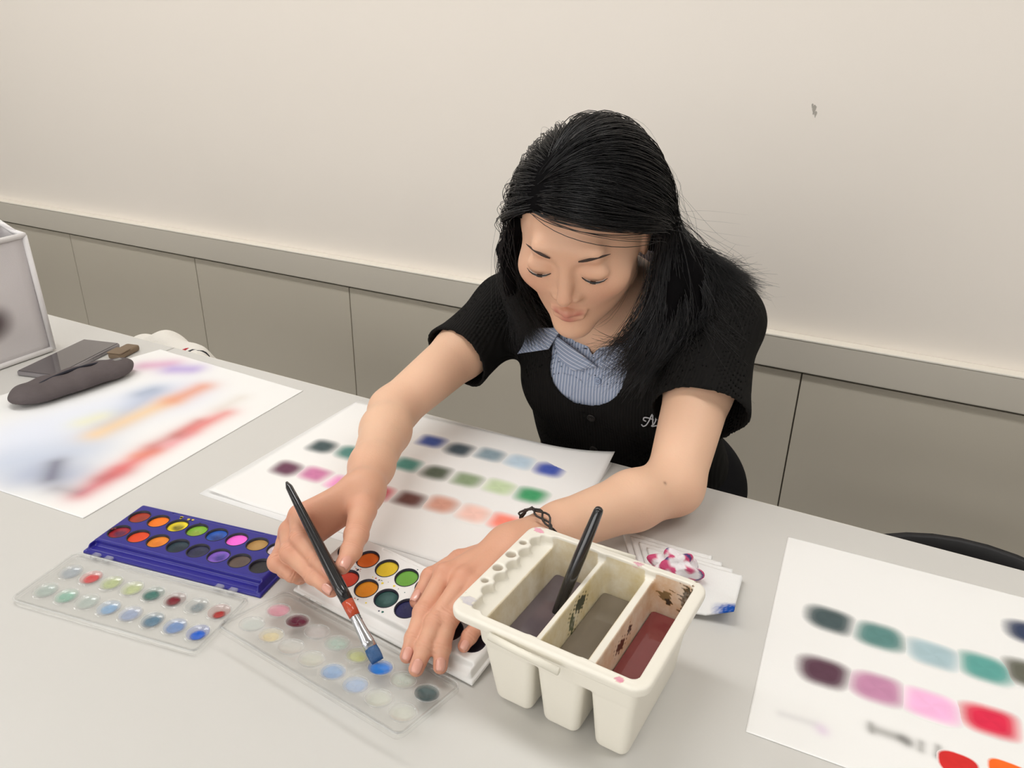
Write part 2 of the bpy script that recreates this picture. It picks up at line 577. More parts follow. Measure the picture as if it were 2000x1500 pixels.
# --- sheets under the woman's arms
under = sheet('paper_sheet', [(-0.700, 0.533), (-0.272, 0.549), (-0.292, 0.849), (-0.700, 0.838)], None, 16, 12,
              'blank white sheet peeking out under the colour chart by the elbows', z=0.0005)
def lift_mid(u, v):
    return 0.004 * np.clip(1 - 6 * u, 0, 1) * np.clip(1 - 5 * v, 0, 1) + 0.012 * np.clip((u - 0.75) * 4, 0, 1) ** 2 * np.clip((v - 0.8) * 5, 0, 1)
mid = sheet('colour_chart', [(-0.692, 0.540), (-0.272, 0.566), (-0.293, 0.858), (-0.698, 0.832)], None, 60, 44,
            'white colour chart with rows of paint swatches under the painting arm', 'colour chart', z=0.0012, lift=lift_mid)
for (px, py, c) in [(630, 872, (78, 92, 94)), (684, 884, (92, 140, 132)), (795, 907, (92, 152, 140)), (852, 923, (92, 100, 84)), (912, 937, (146, 164, 130)),
                    (975, 951, (200, 218, 176)), (1037, 967, (74, 160, 108)), (843, 862, (74, 92, 158)), (897, 878, (76, 88, 96)), (957, 888, (140, 160, 170)),
                    (1015, 902, (190, 210, 224)), (1073, 917, (74, 92, 176)), (560, 915, (112, 72, 92)), (615, 926, (206, 128, 168)), (668, 944, (244, 160, 210)),
                    (738, 962, (206, 84, 96)), (800, 975, (112, 76, 70)), (862, 985, (214, 158, 138)), (925, 1003, (248, 204, 190)), (987, 1020, (255, 142, 122))]:
    swatch(mid, px, py, 0.0245, 0.0205, c, 0.06, z=0.00135, edge=0.35)
# --- the sheet at the right
def paint_right(P, bg):
    g = (150, 148, 144)
    return soft(P, bg, [(1705, 1425, 1770, 1447, 0.004, 0.0016, g, 0.75), (1700, 1415, 1702, 1430, 0.002, 0.0012, g, 0.7), (1762, 1444, 1772, 1452, 0.0035, 0.0014, (110, 108, 106), 0.7),
                        (1799, 1452, 1798, 1466, 0.0022, 0.0013, g, 0.8), (1832, 1460, 1830, 1478, 0.0022, 0.0010, g, 0.8), (1833, 1478, 1835, 1484, 0.0012, 0.0005, (80, 70, 76), 0.9),
                        (1525, 1395, 1590, 1415, 0.003, 0.0015, (214, 212, 212), 0.6), (1604, 1425, 1606, 1428, 0.004, 0.002, (226, 206, 226), 0.8)])
right = sheet('colour_chart', [(-0.0405, 0.495), (0.385, 0.510), (0.355, 0.806), (-0.0592, 0.791)], paint_right, 220, 150,
              'white colour chart with large swatches at the right end of the table', 'colour chart', z=0.0008)
for (px, py, c) in [(1620, 1210, (78, 92, 94)), (1718, 1243, (96, 138, 134)), (1822, 1278, (172, 196, 202)), (1924, 1305, (98, 164, 156)), (2012, 1318, (104, 104, 92)),
                    (2015, 1238, (60, 70, 96)), (1608, 1312, (96, 66, 80)), (1713, 1344, (198, 140, 172)), (1818, 1378, (250, 188, 226)), (1934, 1408, (226, 50, 80))]:
    swatch(right, px, py, 0.0255, 0.0205, c, 0.035, edge=0.5)
for (px, py, c) in [(1872, 1494, (214, 50, 48)), (1972, 1510, (252, 112, 40))]:
    swatch(right, px, py, 0.0150, 0.0120, c, 0.0, edge=0.97)
# --- the loose painting at the left
def paint_left(P, bg):
    return soft(P, bg, [
        (60, 850, 330, 775, 0.045, 0.012, (226, 231, 244), 0.9), (20, 905, 150, 880, 0.030, 0.012, (188, 200, 222), 0.75), (215, 830, 300, 770, 0.012, 0.008, (160, 178, 208), 0.7),
        (275, 770, 300, 762, 0.008, 0.006, (130, 148, 176), 0.6), (60, 930, 130, 930, 0.020, 0.008, (160, 172, 200), 0.7), (100, 935, 110, 905, 0.006, 0.005, (98, 94, 112), 0.9),
        (165, 825, 195, 815, 0.010, 0.006, (236, 234, 196), 0.8), (190, 848, 330, 785, 0.011, 0.006, (242, 208, 162), 0.95), (340, 782, 395, 757, 0.011, 0.006, (232, 158, 128), 0.95),
        (285, 715, 330, 712, 0.012, 0.006, (222, 164, 196), 0.85), (340, 722, 375, 722, 0.012, 0.006, (186, 164, 220), 0.95),
        (160, 965, 220, 930, 0.008, 0.005, (226, 120, 128), 0.95), (200, 935, 235, 920, 0.008, 0.005, (186, 96, 96), 0.8), (240, 915, 300, 880, 0.009, 0.005, (228, 116, 116), 0.95),
        (270, 890, 300, 882, 0.007, 0.004, (232, 142, 110), 0.7), (300, 872, 350, 850, 0.007, 0.005, (206, 136, 132), 0.9), (335, 868, 370, 848, 0.006, 0.004, (240, 156, 166), 0.8),
        (350, 850, 390, 825, 0.007, 0.004, (200, 128, 122), 0.9), (380, 838, 440, 808, 0.008, 0.005, (232, 130, 126), 0.95), (430, 800, 470, 778, 0.006, 0.005, (226, 216, 206), 0.7),
        (110, 955, 150, 962, 0.005, 0.005, (120, 110, 120), 0.6)], 1.35)
left = sheet('watercolour_painting', [(-1.215, 0.398), (-0.772, 0.432), (-0.795, 0.822), (-1.128, 0.832)], paint_left, 150, 150,
             'large sheet painted with blue, orange, red and purple streaks at the left', 'painting', z=0.0008)

# ================================================================== watercolour sets
PITCH, ROW = 0.0256, 0.0152
M['blue'] = mat('blue_plastic', rgb(36, 31, 134), 0.32, 0.5, var=0.06, vscale=60)
M['white_plastic'] = mat('white_plastic', rgb(236, 235, 232), 0.4, 0.4, var=0.02, vscale=60)
M['clear'] = clear_plastic('clear_lid_plastic', (0.994, 0.996, 0.994, 1), 0.004)
M['clear_rim'] = clear_plastic('clear_rim_plastic', (0.97, 0.975, 0.97, 1), 0.14)  # whitish diffuse share stands in for reflections along the rims
M['rim_shade'] = mat('pan_rim_shade', rgb(40, 38, 52), 0.5)  # near-black colour stands in for the shadow rings around the blue set's pans
M['cake'] = attr_mat('paint_cake', 0.5, 0.35, bump=0.25, bscale=500)
M['wash'] = attr_mat('paint_wash', 0.12, 0.5, alpha=True)

def tray_mesh():
    f = Field((-0.114, -0.048, -0.003), (0.114, 0.048, 0.016), 0.00075)
    f.add(tbox((-0.1085, 0.1085, -0.0435, 0.0425), (-0.1045, 0.1045, -0.0400, 0.0395), 0.0, 0.0115, 0.003))
    f.add(tbox((-0.1105, 0.1105, -0.0450, 0.0440), (-0.1095, 0.1095, -0.0440, 0.0430), 0.0, 0.0035, 0.0012))
    # sloping front ledge beside the hinge
    f.cut(tbox((-0.1035, 0.1035, -0.060, -0.0325), (-0.1035, 0.1035, -0.060, -0.0285), 0.0048, 0.03, 0.002), 0.002)
    f.cut(tbox((-0.060, 0.060, 0.0350, 0.0375), (-0.060, 0.060, 0.0348, 0.0377), 0.0100, 0.03, 0.0006), 0.0005)
    for r in (1, -1):
        for i in range(8):
            f.cut(cylz((i - 3.5) * PITCH, r * ROW + (0.0025), 0.01125, 0.0062, 0.03), 0.0006)
    return np_mesh('tray', *f.mesh())
TRAY = tray_mesh()
WHITE_TRAY = TRAY.copy()

def cake_mesh(c, c2, dip, seed):
    """round cake of paint with a worn hollow"""
    r_ = np.random.default_rng(seed)
    nr, na = 10, 30
    a, b = np.array([lin(q) for q in c]), np.array([lin(q) for q in c2])
    ox, oy = r_.uniform(-0.0015, 0.0015, 2)
    V, pg = [], []
    for i in range(nr + 1):
        f = i / nr
        for k in range(na):
            t = 2 * PI * k / na
            x, y = 0.0111 * f * math.cos(t), 0.0111 * f * math.sin(t)
            d = math.hypot(x - ox, y - oy) / 0.0065
            hol = math.exp(-d ** 4)
            z = 0.0086 - dip * hol + (0.0004 if f > 0.9 else 0)
            w = hol * 0.9 + 0.25 * max(0, math.sin(3 * t + seed) * math.sin(6 * f + seed)) * (1 if dip > 0.0005 else 0.4)
            w = min(1, max(0, w if dip > 0.0002 else w * 0.15))
            V.append((x, y, z)); pg.append(list(a * (1 - w) + b * w) + [1])
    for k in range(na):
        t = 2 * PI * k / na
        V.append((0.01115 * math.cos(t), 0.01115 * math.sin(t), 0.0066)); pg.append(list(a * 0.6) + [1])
    F = [(i * na + k, (i + 1) * na + k, (i + 1) * na + (k + 1) % na, i * na + (k + 1) % na) for i in range(nr + 1) for k in range(na)]
    return np_mesh('paint_pan', V, F, True, pg)

RIM = None
def pan_rim():
    global RIM
    if RIM is None:
        RIM = lathe_ring('pan_rim', [(0.0110, 0.0088), (0.0113, 0.0122), (0.0121, 0.0122), (0.0124, 0.0112)], 30)
    return RIM

def lathe_ring(name, prof, n):
    V = [(r * math.cos(2 * PI * k / n), r * math.sin(2 * PI * k / n), z) for r, z in prof for k in range(n)]
    F = [(i * n + k, i * n + (k + 1) % n, (i + 1) * n + (k + 1) % n, (i + 1) * n + k) for i in range(len(prof) - 1) for k in range(n)]
    return np_mesh(name, V, F)

def lid_height(U, W):
    """profile of the clear lid lying open, wells in two rows"""
    e = np.minimum(0.108 - np.abs(U), 0.0405 - np.abs(W))
    z = np.full(U.shape, 0.0026)
    z = np.where(e < 0.0045, 0.0026 + 0.0036 * np.clip((0.0045 - e) / 0.0014, 0, 1), z)
    z = np.where(e < 0.0018, 0.0045, z)
    z = np.where(e < 0.0008, 0.0015, z)
    for r in (1, -1):
        for i in range(8):
            d = np.hypot(U - (i - 3.5) * PITCH, W - r * ROW)
            ring = np.exp(-((d - 0.0114) / 0.0007) ** 2) * 0.0007
            bowl = -0.0022 * np.clip(1 - (d / 0.0112) ** 2, 0, 1)
            z = z + ring + bowl
    return z

def lid_mesh():
    us = np.linspace(-0.108, 0.108, 217); ws = np.linspace(-0.0405, 0.0405, 109)
    U, W = np.meshgrid(us, ws, indexing='ij')
    # rounded corners: pull the corner points in
    cr = 0.008
    cu = np.clip(np.abs(U) - (0.108 - cr), 0, None); cw = np.clip(np.abs(W) - (0.0405 - cr), 0, None)
    Z = lid_height(U, W)
    m = np.maximum(cu, cw); l = np.hypot(cu, cw) + 1e-9
    k = np.where((cu > 0) & (cw > 0), m / l, 1.0)
    Ux = np.sign(U) * (np.minimum(np.abs(U), 0.108 - cr) + cu * k)
    Wx = np.sign(W) * (np.minimum(np.abs(W), 0.0405 - cr) + cw * k)
    V = np.dstack([Ux, Wx, Z]).reshape(-1, 3)
    i = np.arange(U.size).reshape(U.shape)
    F = np.stack([i[:-1, :-1], i[1:, :-1], i[1:, 1:], i[:-1, 1:]], -1).reshape(-1, 4)
    return np_mesh('lid', V, F)
LID = lid_mesh()

def wash_mesh(c, strength, pool, seed):
    """thin film of diluted paint in a well; pool = how far the colour gathers off centre"""
    r_ = np.random.default_rng(seed)
    nr, na = 9, 26
    a = np.array([lin(q) for q in c])
    ox, oy = r_.uniform(-1, 1) * 0.002, -0.0015 + r_.uniform(-1, 1) * 0.001
    V, pg = [], []
    for i in range(nr + 1):
        f = i / nr
        for k in range(na):
            t = 2 * PI * k / na
            R = 0.0104 * f
            x, y = R * math.cos(t), R * math.sin(t)
            z = 0.0026 - 0.0022 * (1 - (R / 0.0112) ** 2) + 0.0003
            d = math.hypot(x - ox * pool, y - oy * pool) / (0.0098 - 0.0034 * pool)
            al = strength * (1 / (1 + math.exp((d - 1.0) * 9)))
            al = max(al, strength * (0.42 - 0.2 * min(1, pool)))
            if f > 0.97: al = min(1, al + 0.05)
            al *= 1 + 0.06 * math.sin(3 * t + 5 * f + seed)
            V.append((x, y, z)); pg.append(list(a) + [min(1, max(0, al))])
    F = [(i * na + k, (i + 1) * na + k, (i + 1) * na + (k + 1) % na, i * na + (k + 1) % na) for i in range(nr) for k in range(na)]
    return np_mesh('paint_wash', V, F, True, pg)

BACK = [((176, 62, 44), (150, 60, 44), 0.0003), ((255, 128, 32), (250, 120, 30), 0.0002), ((252, 226, 44), (120, 110, 40), 0.0020), ((128, 182, 50), (150, 170, 70), 0.0018),
        ((44, 92, 184), (44, 60, 120), 0.0020), ((252, 110, 222), (252, 116, 226), 0.0002), ((176, 136, 78), (186, 148, 92), 0.0004), ((244, 226, 232), (90, 70, 130), 0.0012)]
FRONT = [((168, 34, 46), (92, 40, 74), 0.0010), ((232, 78, 38), (228, 74, 34), 0.0003), ((240, 140, 44), (226, 126, 40), 0.0007), ((44, 62, 72), (34, 44, 56), 0.0012),
         ((54, 54, 84), (46, 48, 70), 0.0010), ((138, 98, 204), (70, 60, 140), 0.0014), ((104, 88, 80), (92, 78, 72), 0.0006), ((52, 50, 52), (48, 46, 48), 0.0006)]
WBACK = [((206, 66, 58), (196, 60, 52), 0.0002), ((236, 116, 44), (228, 106, 38), 0.0003), ((238, 204, 50), (232, 196, 44), 0.0004), ((112, 172, 66), (108, 164, 60), 0.0003),
         ((40, 60, 140), (40, 50, 110), 0.0004), ((230, 110, 190), (230, 110, 190), 0.0002), ((150, 110, 70), (150, 110, 70), 0.0003), ((240, 236, 236), (236, 232, 232), 0.0002)]
WFRONT = [((168, 40, 50), (160, 40, 50), 0.0003), ((208, 66, 42), (200, 60, 38), 0.0003), ((234, 148, 36), (228, 138, 32), 0.0004), ((34, 74, 70), (66, 100, 96), 0.0014),
          ((34, 32, 84), (30, 28, 76), 0.0004), ((70, 50, 120), (70, 50, 120), 0.0004), ((40, 32, 44), (36, 30, 40), 0.0004), ((38, 32, 44), (34, 28, 40), 0.0004)]
BWASH_B = [((150, 170, 190), .35, .2), ((222, 70, 74), .75, .6), ((198, 214, 140), .5, .3), ((206, 222, 140), .45, .4), ((62, 118, 110), .85, .7), ((120, 22, 40), .95, 1.0), ((130, 146, 152), .6, .9), ((168, 24, 24), .95, 1.2)]
BWASH_F = [((170, 200, 190), .35, .2), ((140, 204, 180), .5, .4), ((180, 204, 196), .35, .3), ((140, 184, 226), .6, .6), ((160, 180, 220), .5, .4), ((90, 130, 156), .75, .5), ((110, 150, 210), .65, .4), ((24, 96, 206), .95, .9)]
WWASH_B = [((214, 140, 160), .75, 0), ((92, 34, 56), .97, 0), ((206, 196, 196), .3, .2), ((170, 206, 190), .45, .3), ((196, 204, 120), .6, .5), ((40, 124, 214), .95, .2), ((190, 206, 190), .4, .3), ((70, 90, 92), .95, 0)]
WWASH_F = [((190, 206, 200), .35, .2), ((226, 206, 140), .55, .6), ((206, 202, 190), .3, .2), ((206, 208, 184), .35, .2), ((120, 164, 214), .65, .2), ((150, 180, 222), .55, .2), ((206, 212, 190), .35, .2), ((206, 210, 190), .35, .3)]

WELL = tube_mesh('well_rim', [(0.0113 * math.cos(t), 0.0113 * math.sin(t), 0.0031) for t in np.linspace(0, 2 * PI, 37)], 0.00042, 6, False)
def paint_set(name, label, tray, tm, tray_m, lid_m, back, front, wb, wf, seed):
    root = tag(empty(name), label, 'paint set')
    t = link('tray', tray, tm, root); t.matrix_local = tray_m
    l = link('lid', LID, M['clear'], root); l.matrix_local = lid_m
    md = l.modifiers.new('thickness', 'SOLIDIFY'); md.thickness = 0.0007; md.offset = -1
    for r, cols, ws in ((1, back, wb), (-1, front, wf)):
        for i in range(8):
            x, y = (i - 3.5) * PITCH, r * ROW
            p = link('paint_pan', cake_mesh(*cols[i], seed + i + 10 * r), M['cake'], t, (x, y + 0.0025, 0.0))
            q = link('pan_rim', pan_rim(), M['rim_shade'] if tm is M['blue'] else M['white_plastic'], t, (x, y + 0.0025, -0.0005))
            link('well_rim', WELL, M['clear_rim'], l, (x, y, 0.0))
            w = link('paint_wash', wash_mesh(*ws[i], seed + 3 * i + r), M['wash'], l, (x, y, 0.0))
    rim = []
    for (dx, dy) in ((-1, -1), (1, -1), (1, 1), (-1, 1)):
        for a in np.linspace(0, PI / 2, 6):
            b = {(1, 1): 0, (-1, 1): 1, (-1, -1): 2, (1, -1): 3}[(dx, dy)]
            t_ = a + b * PI / 2
            rim.append((dx * (0.1072 - 0.008) + 0.008 * math.cos(t_), dy * (0.0397 - 0.008) + 0.008 * math.sin(t_), 0.0058))
    rim.append(rim[0])
    link('lid_rim', tube_mesh('lid_rim', rim, 0.0009, 6), M['clear_rim'], l)
    for u in (-0.0845, -0.0685, 0.0685, 0.0845):
        c = box('hinge_clip', (-0.0042, 0.0042, -0.004, 0.0045, 0.003, 0.0062), M['clear_rim'], l, 0.0008, 1)
        c.location = (u, 0.0425, 0)
    return root, t, l

def mloc(x, y, z, rz, rx=0.0):
    return Matrix.Translation((x, y, z)) @ Matrix.Rotation(rz, 4, 'Z') @ Matrix.Rotation(rx, 4, 'X')

A_B = math.radians(9.6)
blue_set, blue_tray, _l = paint_set('watercolour_set', 'open watercolour set with dark blue tray and clear lid of mixed washes', TRAY, M['blue'],
    mloc(-0.6135 + 0.0025 * math.sin(A_B), 0.4555 - 0.0025 * math.cos(A_B), TABLE, A_B), mloc(-0.6015, 0.3625, TABLE, A_B), BACK, FRONT, BWASH_B, BWASH_F, 100)
A_W = math.radians(-5.5)
HX, HY = -0.3665, 0.4395
tt, tl = math.radians(9.5), math.radians(10.0)
def hinge(v, w, tilt):   # tray side rises away from the hinge, lid side towards the camera
    return Matrix.Translation((HX, HY, TABLE + 0.0012)) @ Matrix.Rotation(A_W, 4, 'Z') @ Matrix.Rotation(tilt, 4, 'X') @ Matrix.Translation((0, v, w))
white_set, wt_, wl_ = paint_set('watercolour_set', 'open white watercolour set pressed down by the left hand with splattered tray', WHITE_TRAY, M['white_plastic'],
    hinge(0.0475 - 0.0025, 0.0, tt), hinge(-0.0515, 0.0016, -tl), WBACK, WFRONT, WWASH_B, WWASH_F, 300)
# splatters on the white tray
M['spl'] = attr_mat('paint_splatter', 0.4)
for k in range(26):
    c = [(60, 60, 90), (40, 100, 90), (236, 210, 60), (200, 90, 60), (70, 70, 80)][k % 5]
    r = 0.0004 + 0.0012 * rng.random() ** 2
    V = [(r * math.cos(t) * (1 + .3 * math.sin(3 * t)), r * math.sin(t), 0) for t in np.linspace(0, 2 * PI, 10)[:-1]]
    me = bpy.data.meshes.new('paint_splatter')
    me.from_pydata(V, [], [tuple(range(9))])
    a = me.color_attributes.new('pigment', 'FLOAT_COLOR', 'POINT')
    a.data.foreach_set('color', np.tile([lin(q) for q in c] + [1], (9, 1)).astype(np.float32).ravel())
    link('paint_splatter', me, M['spl'], wt_, (rng.uniform(-0.08, 0.0), rng.choice([0.0022, 0.0025, -0.027, 0.031]) + rng.normal() * 0.0014, 0.01165))

for k in range(14):
    c = [(30, 30, 40), (226, 200, 60), (120, 40, 50)][k % 3]
    r = 0.0005 + 0.0016 * rng.random() ** 2
    V = [(r * math.cos(t) * (1 + .3 * math.sin(3 * t)), r * math.sin(t), 0) for t in np.linspace(0, 2 * PI, 10)[:-1]]
    me = bpy.data.meshes.new('paint_splatter')
    me.from_pydata(V, [], [tuple(range(9))])
    a = me.color_attributes.new('pigment', 'FLOAT_COLOR', 'POINT')
    a.data.foreach_set('color', np.tile([lin(q) for q in c] + [1], (9, 1)).astype(np.float32).ravel())
    link('paint_splatter', me, M['spl'], blue_tray, (rng.uniform(-0.045, -0.015) if k % 3 < 2 else rng.uniform(-0.102, -0.09), rng.uniform(0.028, 0.0335) if k % 3 < 2 else rng.uniform(-0.02, 0.0), 0.01165))

# ================================================================== rinse bucket
M['cream'] = None
def bucket_material():
    m = mat('cream_plastic', rgb(238, 233, 220), 0.42, 0.4)
    nt = m.node_tree; b = nt.nodes['Principled BSDF']
    tc = nt.nodes.new('ShaderNodeTexCoord')
    a = nt.nodes.new('ShaderNodeAttribute'); a.attribute_name = 'pigment'
    n = nt.nodes.new('ShaderNodeTexNoise'); n.inputs['Scale'].default_value = 45; n.inputs['Detail'].default_value = 6; n.inputs['Roughness'].default_value = 0.65
    nt.links.new(tc.outputs['Object'], n.inputs['Vector'])
    rp = nt.nodes.new('ShaderNodeMapRange'); rp.inputs['From Min'].default_value = 0.18; rp.inputs['From Max'].default_value = 0.75
    nt.links.new(n.outputs['Fac'], rp.inputs['Value'])
    mu = nt.nodes.new('ShaderNodeMath'); mu.operation = 'MULTIPLY'
    nt.links.new(rp.outputs['Result'], mu.inputs[0]); nt.links.new(a.outputs['Alpha'], mu.inputs[1])
    mx = nt.nodes.new('ShaderNodeMix'); mx.data_type = 'RGBA'
    mx.inputs['A'].default_value = rgb(238, 233, 220)
    nt.links.new(mu.outputs[0], mx.inputs['Factor']); nt.links.new(a.outputs['Color'], mx.inputs['B'])
    nt.links.new(mx.outputs['Result'], b.inputs['Base Color'])
    return m
M['cream'] = bucket_material()
M['cream_plain'] = mat('cream_handle', rgb(238, 233, 218), 0.42, 0.4)
BX, BY, BA = -0.179, 0.482, math.radians(-3.2)
bucket = tag(empty('rinse_bucket', (BX, BY, TABLE), BA), 'cream plastic three-compartment rinse bucket standing right of the hands', 'bucket')
BH = 0.090
COMP = [((-.052, -.0185, -.056, .054), (-.066, -.0135, -.066, .064)), ((-.0075, .0240, -.056, .054), (-.0145, .0315, -.066, .064)), ((.0385, .0660, -.056, .054), (.0325, .0735, -.066, .064))]
f = Field((-.097, -.081, -.004), (.090, .078, .097), 0.001)
for b0, b1 in COMP:
    f.add(tbox(b0, b1, 0.0, BH, 0.007), 0.001)
f.add(tbox((-.0635, .0715, -.0628, .0608), (-.066, .0735, -.066, .064), 0.058, BH, 0.006), 0.002)
f.add(tbox((-.090, .0825, -.0735, .0705), (-.090, .0825, -.0735, .0705), 0.0815, BH, 0.0035), 0.004)
f.add(tbox((-.0800, -.060, -.0640, .0620), (-.0800, -.060, -.0640, .0620), 0.0745, 0.0850, 0.002), 0.001)       # ledge floor
def plan_round(x0, x1, y0, y1, r, z0, z1):       # keep only inside a plan with round corners
    def g(X, Y, Z):
        dx = np.maximum(x0 - X, X - x1) + r; dy = np.maximum(y0 - Y, Y - y1) + r
        return (np.minimum(np.maximum(dx, dy), 0) + np.hypot(np.maximum(dx, 0), np.maximum(dy, 0)) - r).astype(np.float32) + 0 * Z
    return g
sl, X, Y, Z = f.sub((-.2, -.2, .07), (.2, .2, .2))
f.v[sl] = -smin(-f.v[sl], -plan_round(-.090, .0825, -.0735, .0705, 0.017, 0, 1)(X, Y, Z), 0.003)
th = 0.0024
for b0, b1 in COMP:
    i0 = np.array(b0) + [th, -th, th, -th]; i1 = np.array(b1) + [th, -th, th, -th]
    f.cut(tbox(i0, i1 + (i1 - i0) * 0.3, 0.003, BH * 1.3, 0.006), 0.001)
f.cut(tbox((-.0630, .0705, -.0625, .0600), (-.0640, .0715, -.0635, .0610), 0.0815, 0.12, 0.005), 0.0015)      # open above the dividers
f.cut(tbox((-.0735, -.050, -.0600, .0580), (-.0745, -.050, -.0610, .0590), 0.0795, 0.12, 0.004), 0.001)       # brush ledge
for cy in (-.034, -.015, .005, .026, .046):
    f.cut(cylz(-.0705, cy, 0.0082, 0.0800, 0.12), 0.0008)
for cy, r in ((-.026, .0032), (-.0055, .0046), (.0165, .0046), (.0375, .0034)):
    f.cut(cylz(-.0822, cy, r, 0.07, 0.12), 0.0006)
V, Fc = f.mesh()
pg = np.zeros((len(V), 4)); pg[:, :3] = [lin(206), lin(186), lin(140)]
inside = (V[:, 2] > 0.004) & (V[:, 2] < 0.0885) & (V[:, 0] > -.0652) & (V[:, 0] < .0722) & (np.abs(V[:, 1]) < 0.0640)
slot = np.zeros(len(V), bool)
for b0, b1 in COMP:
    i0 = np.array(b0) + [th, -th, th, -th]; i1 = np.array(b1) + [th, -th, th, -th]
    slot |= tbox(i0, i1 + (i1 - i0) * 0.3, 0.003, BH * 1.3, 0.006).f(V[:, 0], V[:, 1], V[:, 2]) < 0.0008
pg[:, 3] = np.where(inside & slot, 0.95, 0.0)
pg[V[:, 0] > .031, :3] = [lin(204), lin(156), lin(104)]
pg[(V[:, 0] > -.0125) & (V[:, 0] <= .031), :3] = [lin(206), lin(184), lin(120)]
# stains with a shape of their own
def stain(cx, cy, cz, rx, ry, rz, c, a):
    q = ((V[:, 0] - cx) / rx) ** 2 + ((V[:, 1] - cy) / ry) ** 2 + ((V[:, 2] - cz) / rz) ** 2
    q = q * (1 + 0.7 * np.sin(900 * V[:, 1] + 500 * V[:, 2]) * np.sin(1100 * V[:, 2] + 300 * V[:, 0] + 1))
    m = q < 1
    pg[m, :3] = [lin(k) for k in c]; pg[m, 3] = np.maximum(pg[m, 3], a)
stain(.068, .056, .078, .007, .012, .009, (84, 74, 58), 2.0); stain(.0655, .060, .064, .0035, .008, .016, (104, 84, 60), 1.6)
stain(.048, .062, .070, .006, .006, .006, (130, 106, 70), 1.6); stain(.051, .062, .066, .0028, .006, .0035, (60, 50, 40), 2.5)
stain(.034, -.010, .064, .006, .010, .005, (90, 52, 40), 2.2); stain(.034, .008, .067, .006, .004, .004, (60, 40, 36), 2.2)
stain(-.011, .012, .070, .005, .010, .006, (70, 74, 60), 2.2); stain(-.011, -.004, .060, .004, .005, .010, (90, 96, 72), 2.0)
stain(-.079, .061, .090, .005, .004, .003, (236, 150, 180), 1.5); stain(-.080, -.055, .090, .006, .005, .003, (190, 184, 196), 1.4)
stain(.060, -.068, .090, .003, .003, .003, (226, 150, 170), 1.5); stain(.020, .064, .090, .004, .003, .003, (220, 150, 170), 1.3)
link('bucket_body', np_mesh('bucket_body', V, Fc, True, pg), M['cream'], bucket)
for nm, pts in (('handle', [(-.046, -.0760, .0845), (-.020, -.0775, .0842), (.0165, -.0790, .0838)]), ('handle', [(-.040, .0728, .0845), (-.015, .0745, .0842), (.0110, .0765, .0838)])):
    link(nm, tube_mesh(nm, pts, 0.0030, 8, True, (np.array([0, 0, 1.0]), [1.15] * 3, [0.9] * 3)), M['cream_plain'], bucket)
def water(label, b0, b1, c, zw, rough=0.06):
    m = mat('dirty_water', rgb(*c), rough, 0.5, var=0.08, vscale=30)
    t = zw / BH
    e = [b0[i] + (b1[i] - b0[i]) * t for i in range(4)]
    s0 = [b0[i] + (b1[i] - b0[i]) * 0.06 for i in range(4)]
    o = th + 0.0004
    ft = Field((e[0] - .004, e[2] - .004, 0.0), (e[1] + .004, e[3] + .004, zw + .004), 0.001)
    ft.add(tbox((s0[0] + o, s0[1] - o, s0[2] + o, s0[3] - o), (e[0] + o, e[1] - o, e[2] + o, e[3] - o), 0.0042, zw, 0.0035), 0)
    V, Fc = ft.mesh()
    V[:, 2] = np.where(V[:, 2] > zw - 0.0036, np.maximum(V[:, 2], np.minimum(V[:, 2] + 0.001, zw)), V[:, 2])
    ob = link('rinse_water', np_mesh('rinse_water', V, Fc), m, None, (BX, BY, TABLE), (0, 0, BA))
    return tag(ob, label, 'water', 'rinse water in the bucket')
water('murky grey-purple rinse water in the compartment holding the black brush', *COMP[0], (98, 88, 92), 0.053)
water('murky grey-brown rinse water in the middle compartment of the bucket', *COMP[1], (122, 112, 98), 0.053)
water('dark crimson rinse water in the right compartment of the bucket', *COMP[2], (128, 62, 62), 0.053)
# black brush standing in the bucket
M['black_lacquer'] = mat('black_lacquer', rgb(26, 25, 28), 0.18, 0.6, coat=0.4)
b_top = deep(1172, 990, 0.655)
R2 = Matrix.Rotation(BA, 3, 'Z')
b_low = np.array(Vector((BX, BY, TABLE + 0.010)) + R2 @ Vector((-.030, -.040, 0)))
b_mid = on(1090, 1190, 0.055)
b_dir = nrm(b_top - b_mid)
b_low = b_mid - b_dir * (0.042 / b_dir[2])
br = tag(empty('paint_brush', tuple(b_low)), 'black paint brush standing upright in the left bucket compartment', 'brush')
Ln = np.linalg.norm(b_top - b_low)
pts = [b_dir * t for t in (0.020, 0.04, 0.07, 0.10, Ln - 0.012, Ln - 0.004, Ln - 0.0015, Ln - 0.0004, Ln)]
link('brush_handle', tube_mesh('brush_handle', pts, [.0035, .0042, .0054, .0056, .0046, .0042, .0034, .0020, .0004], 16), M['black_lacquer'], br)
M['ferrule'] = mat('ferrule_metal', rgb(200, 200, 204), 0.22, metal=1.0)
link('ferrule', tube_mesh('ferrule', [b_dir * t for t in (0.006, 0.012, 0.021)], [.0030, .0036, .0037], 12), M['ferrule'], br)
M['bristle'] = mat('dark_bristle', rgb(60, 44, 36), 0.8)
link('bristles', tube_mesh('bristles', [b_dir * t for t in (-0.004, 0.0, 0.007)], [.0012, .0028, .0030], 10), M['bristle'], br)

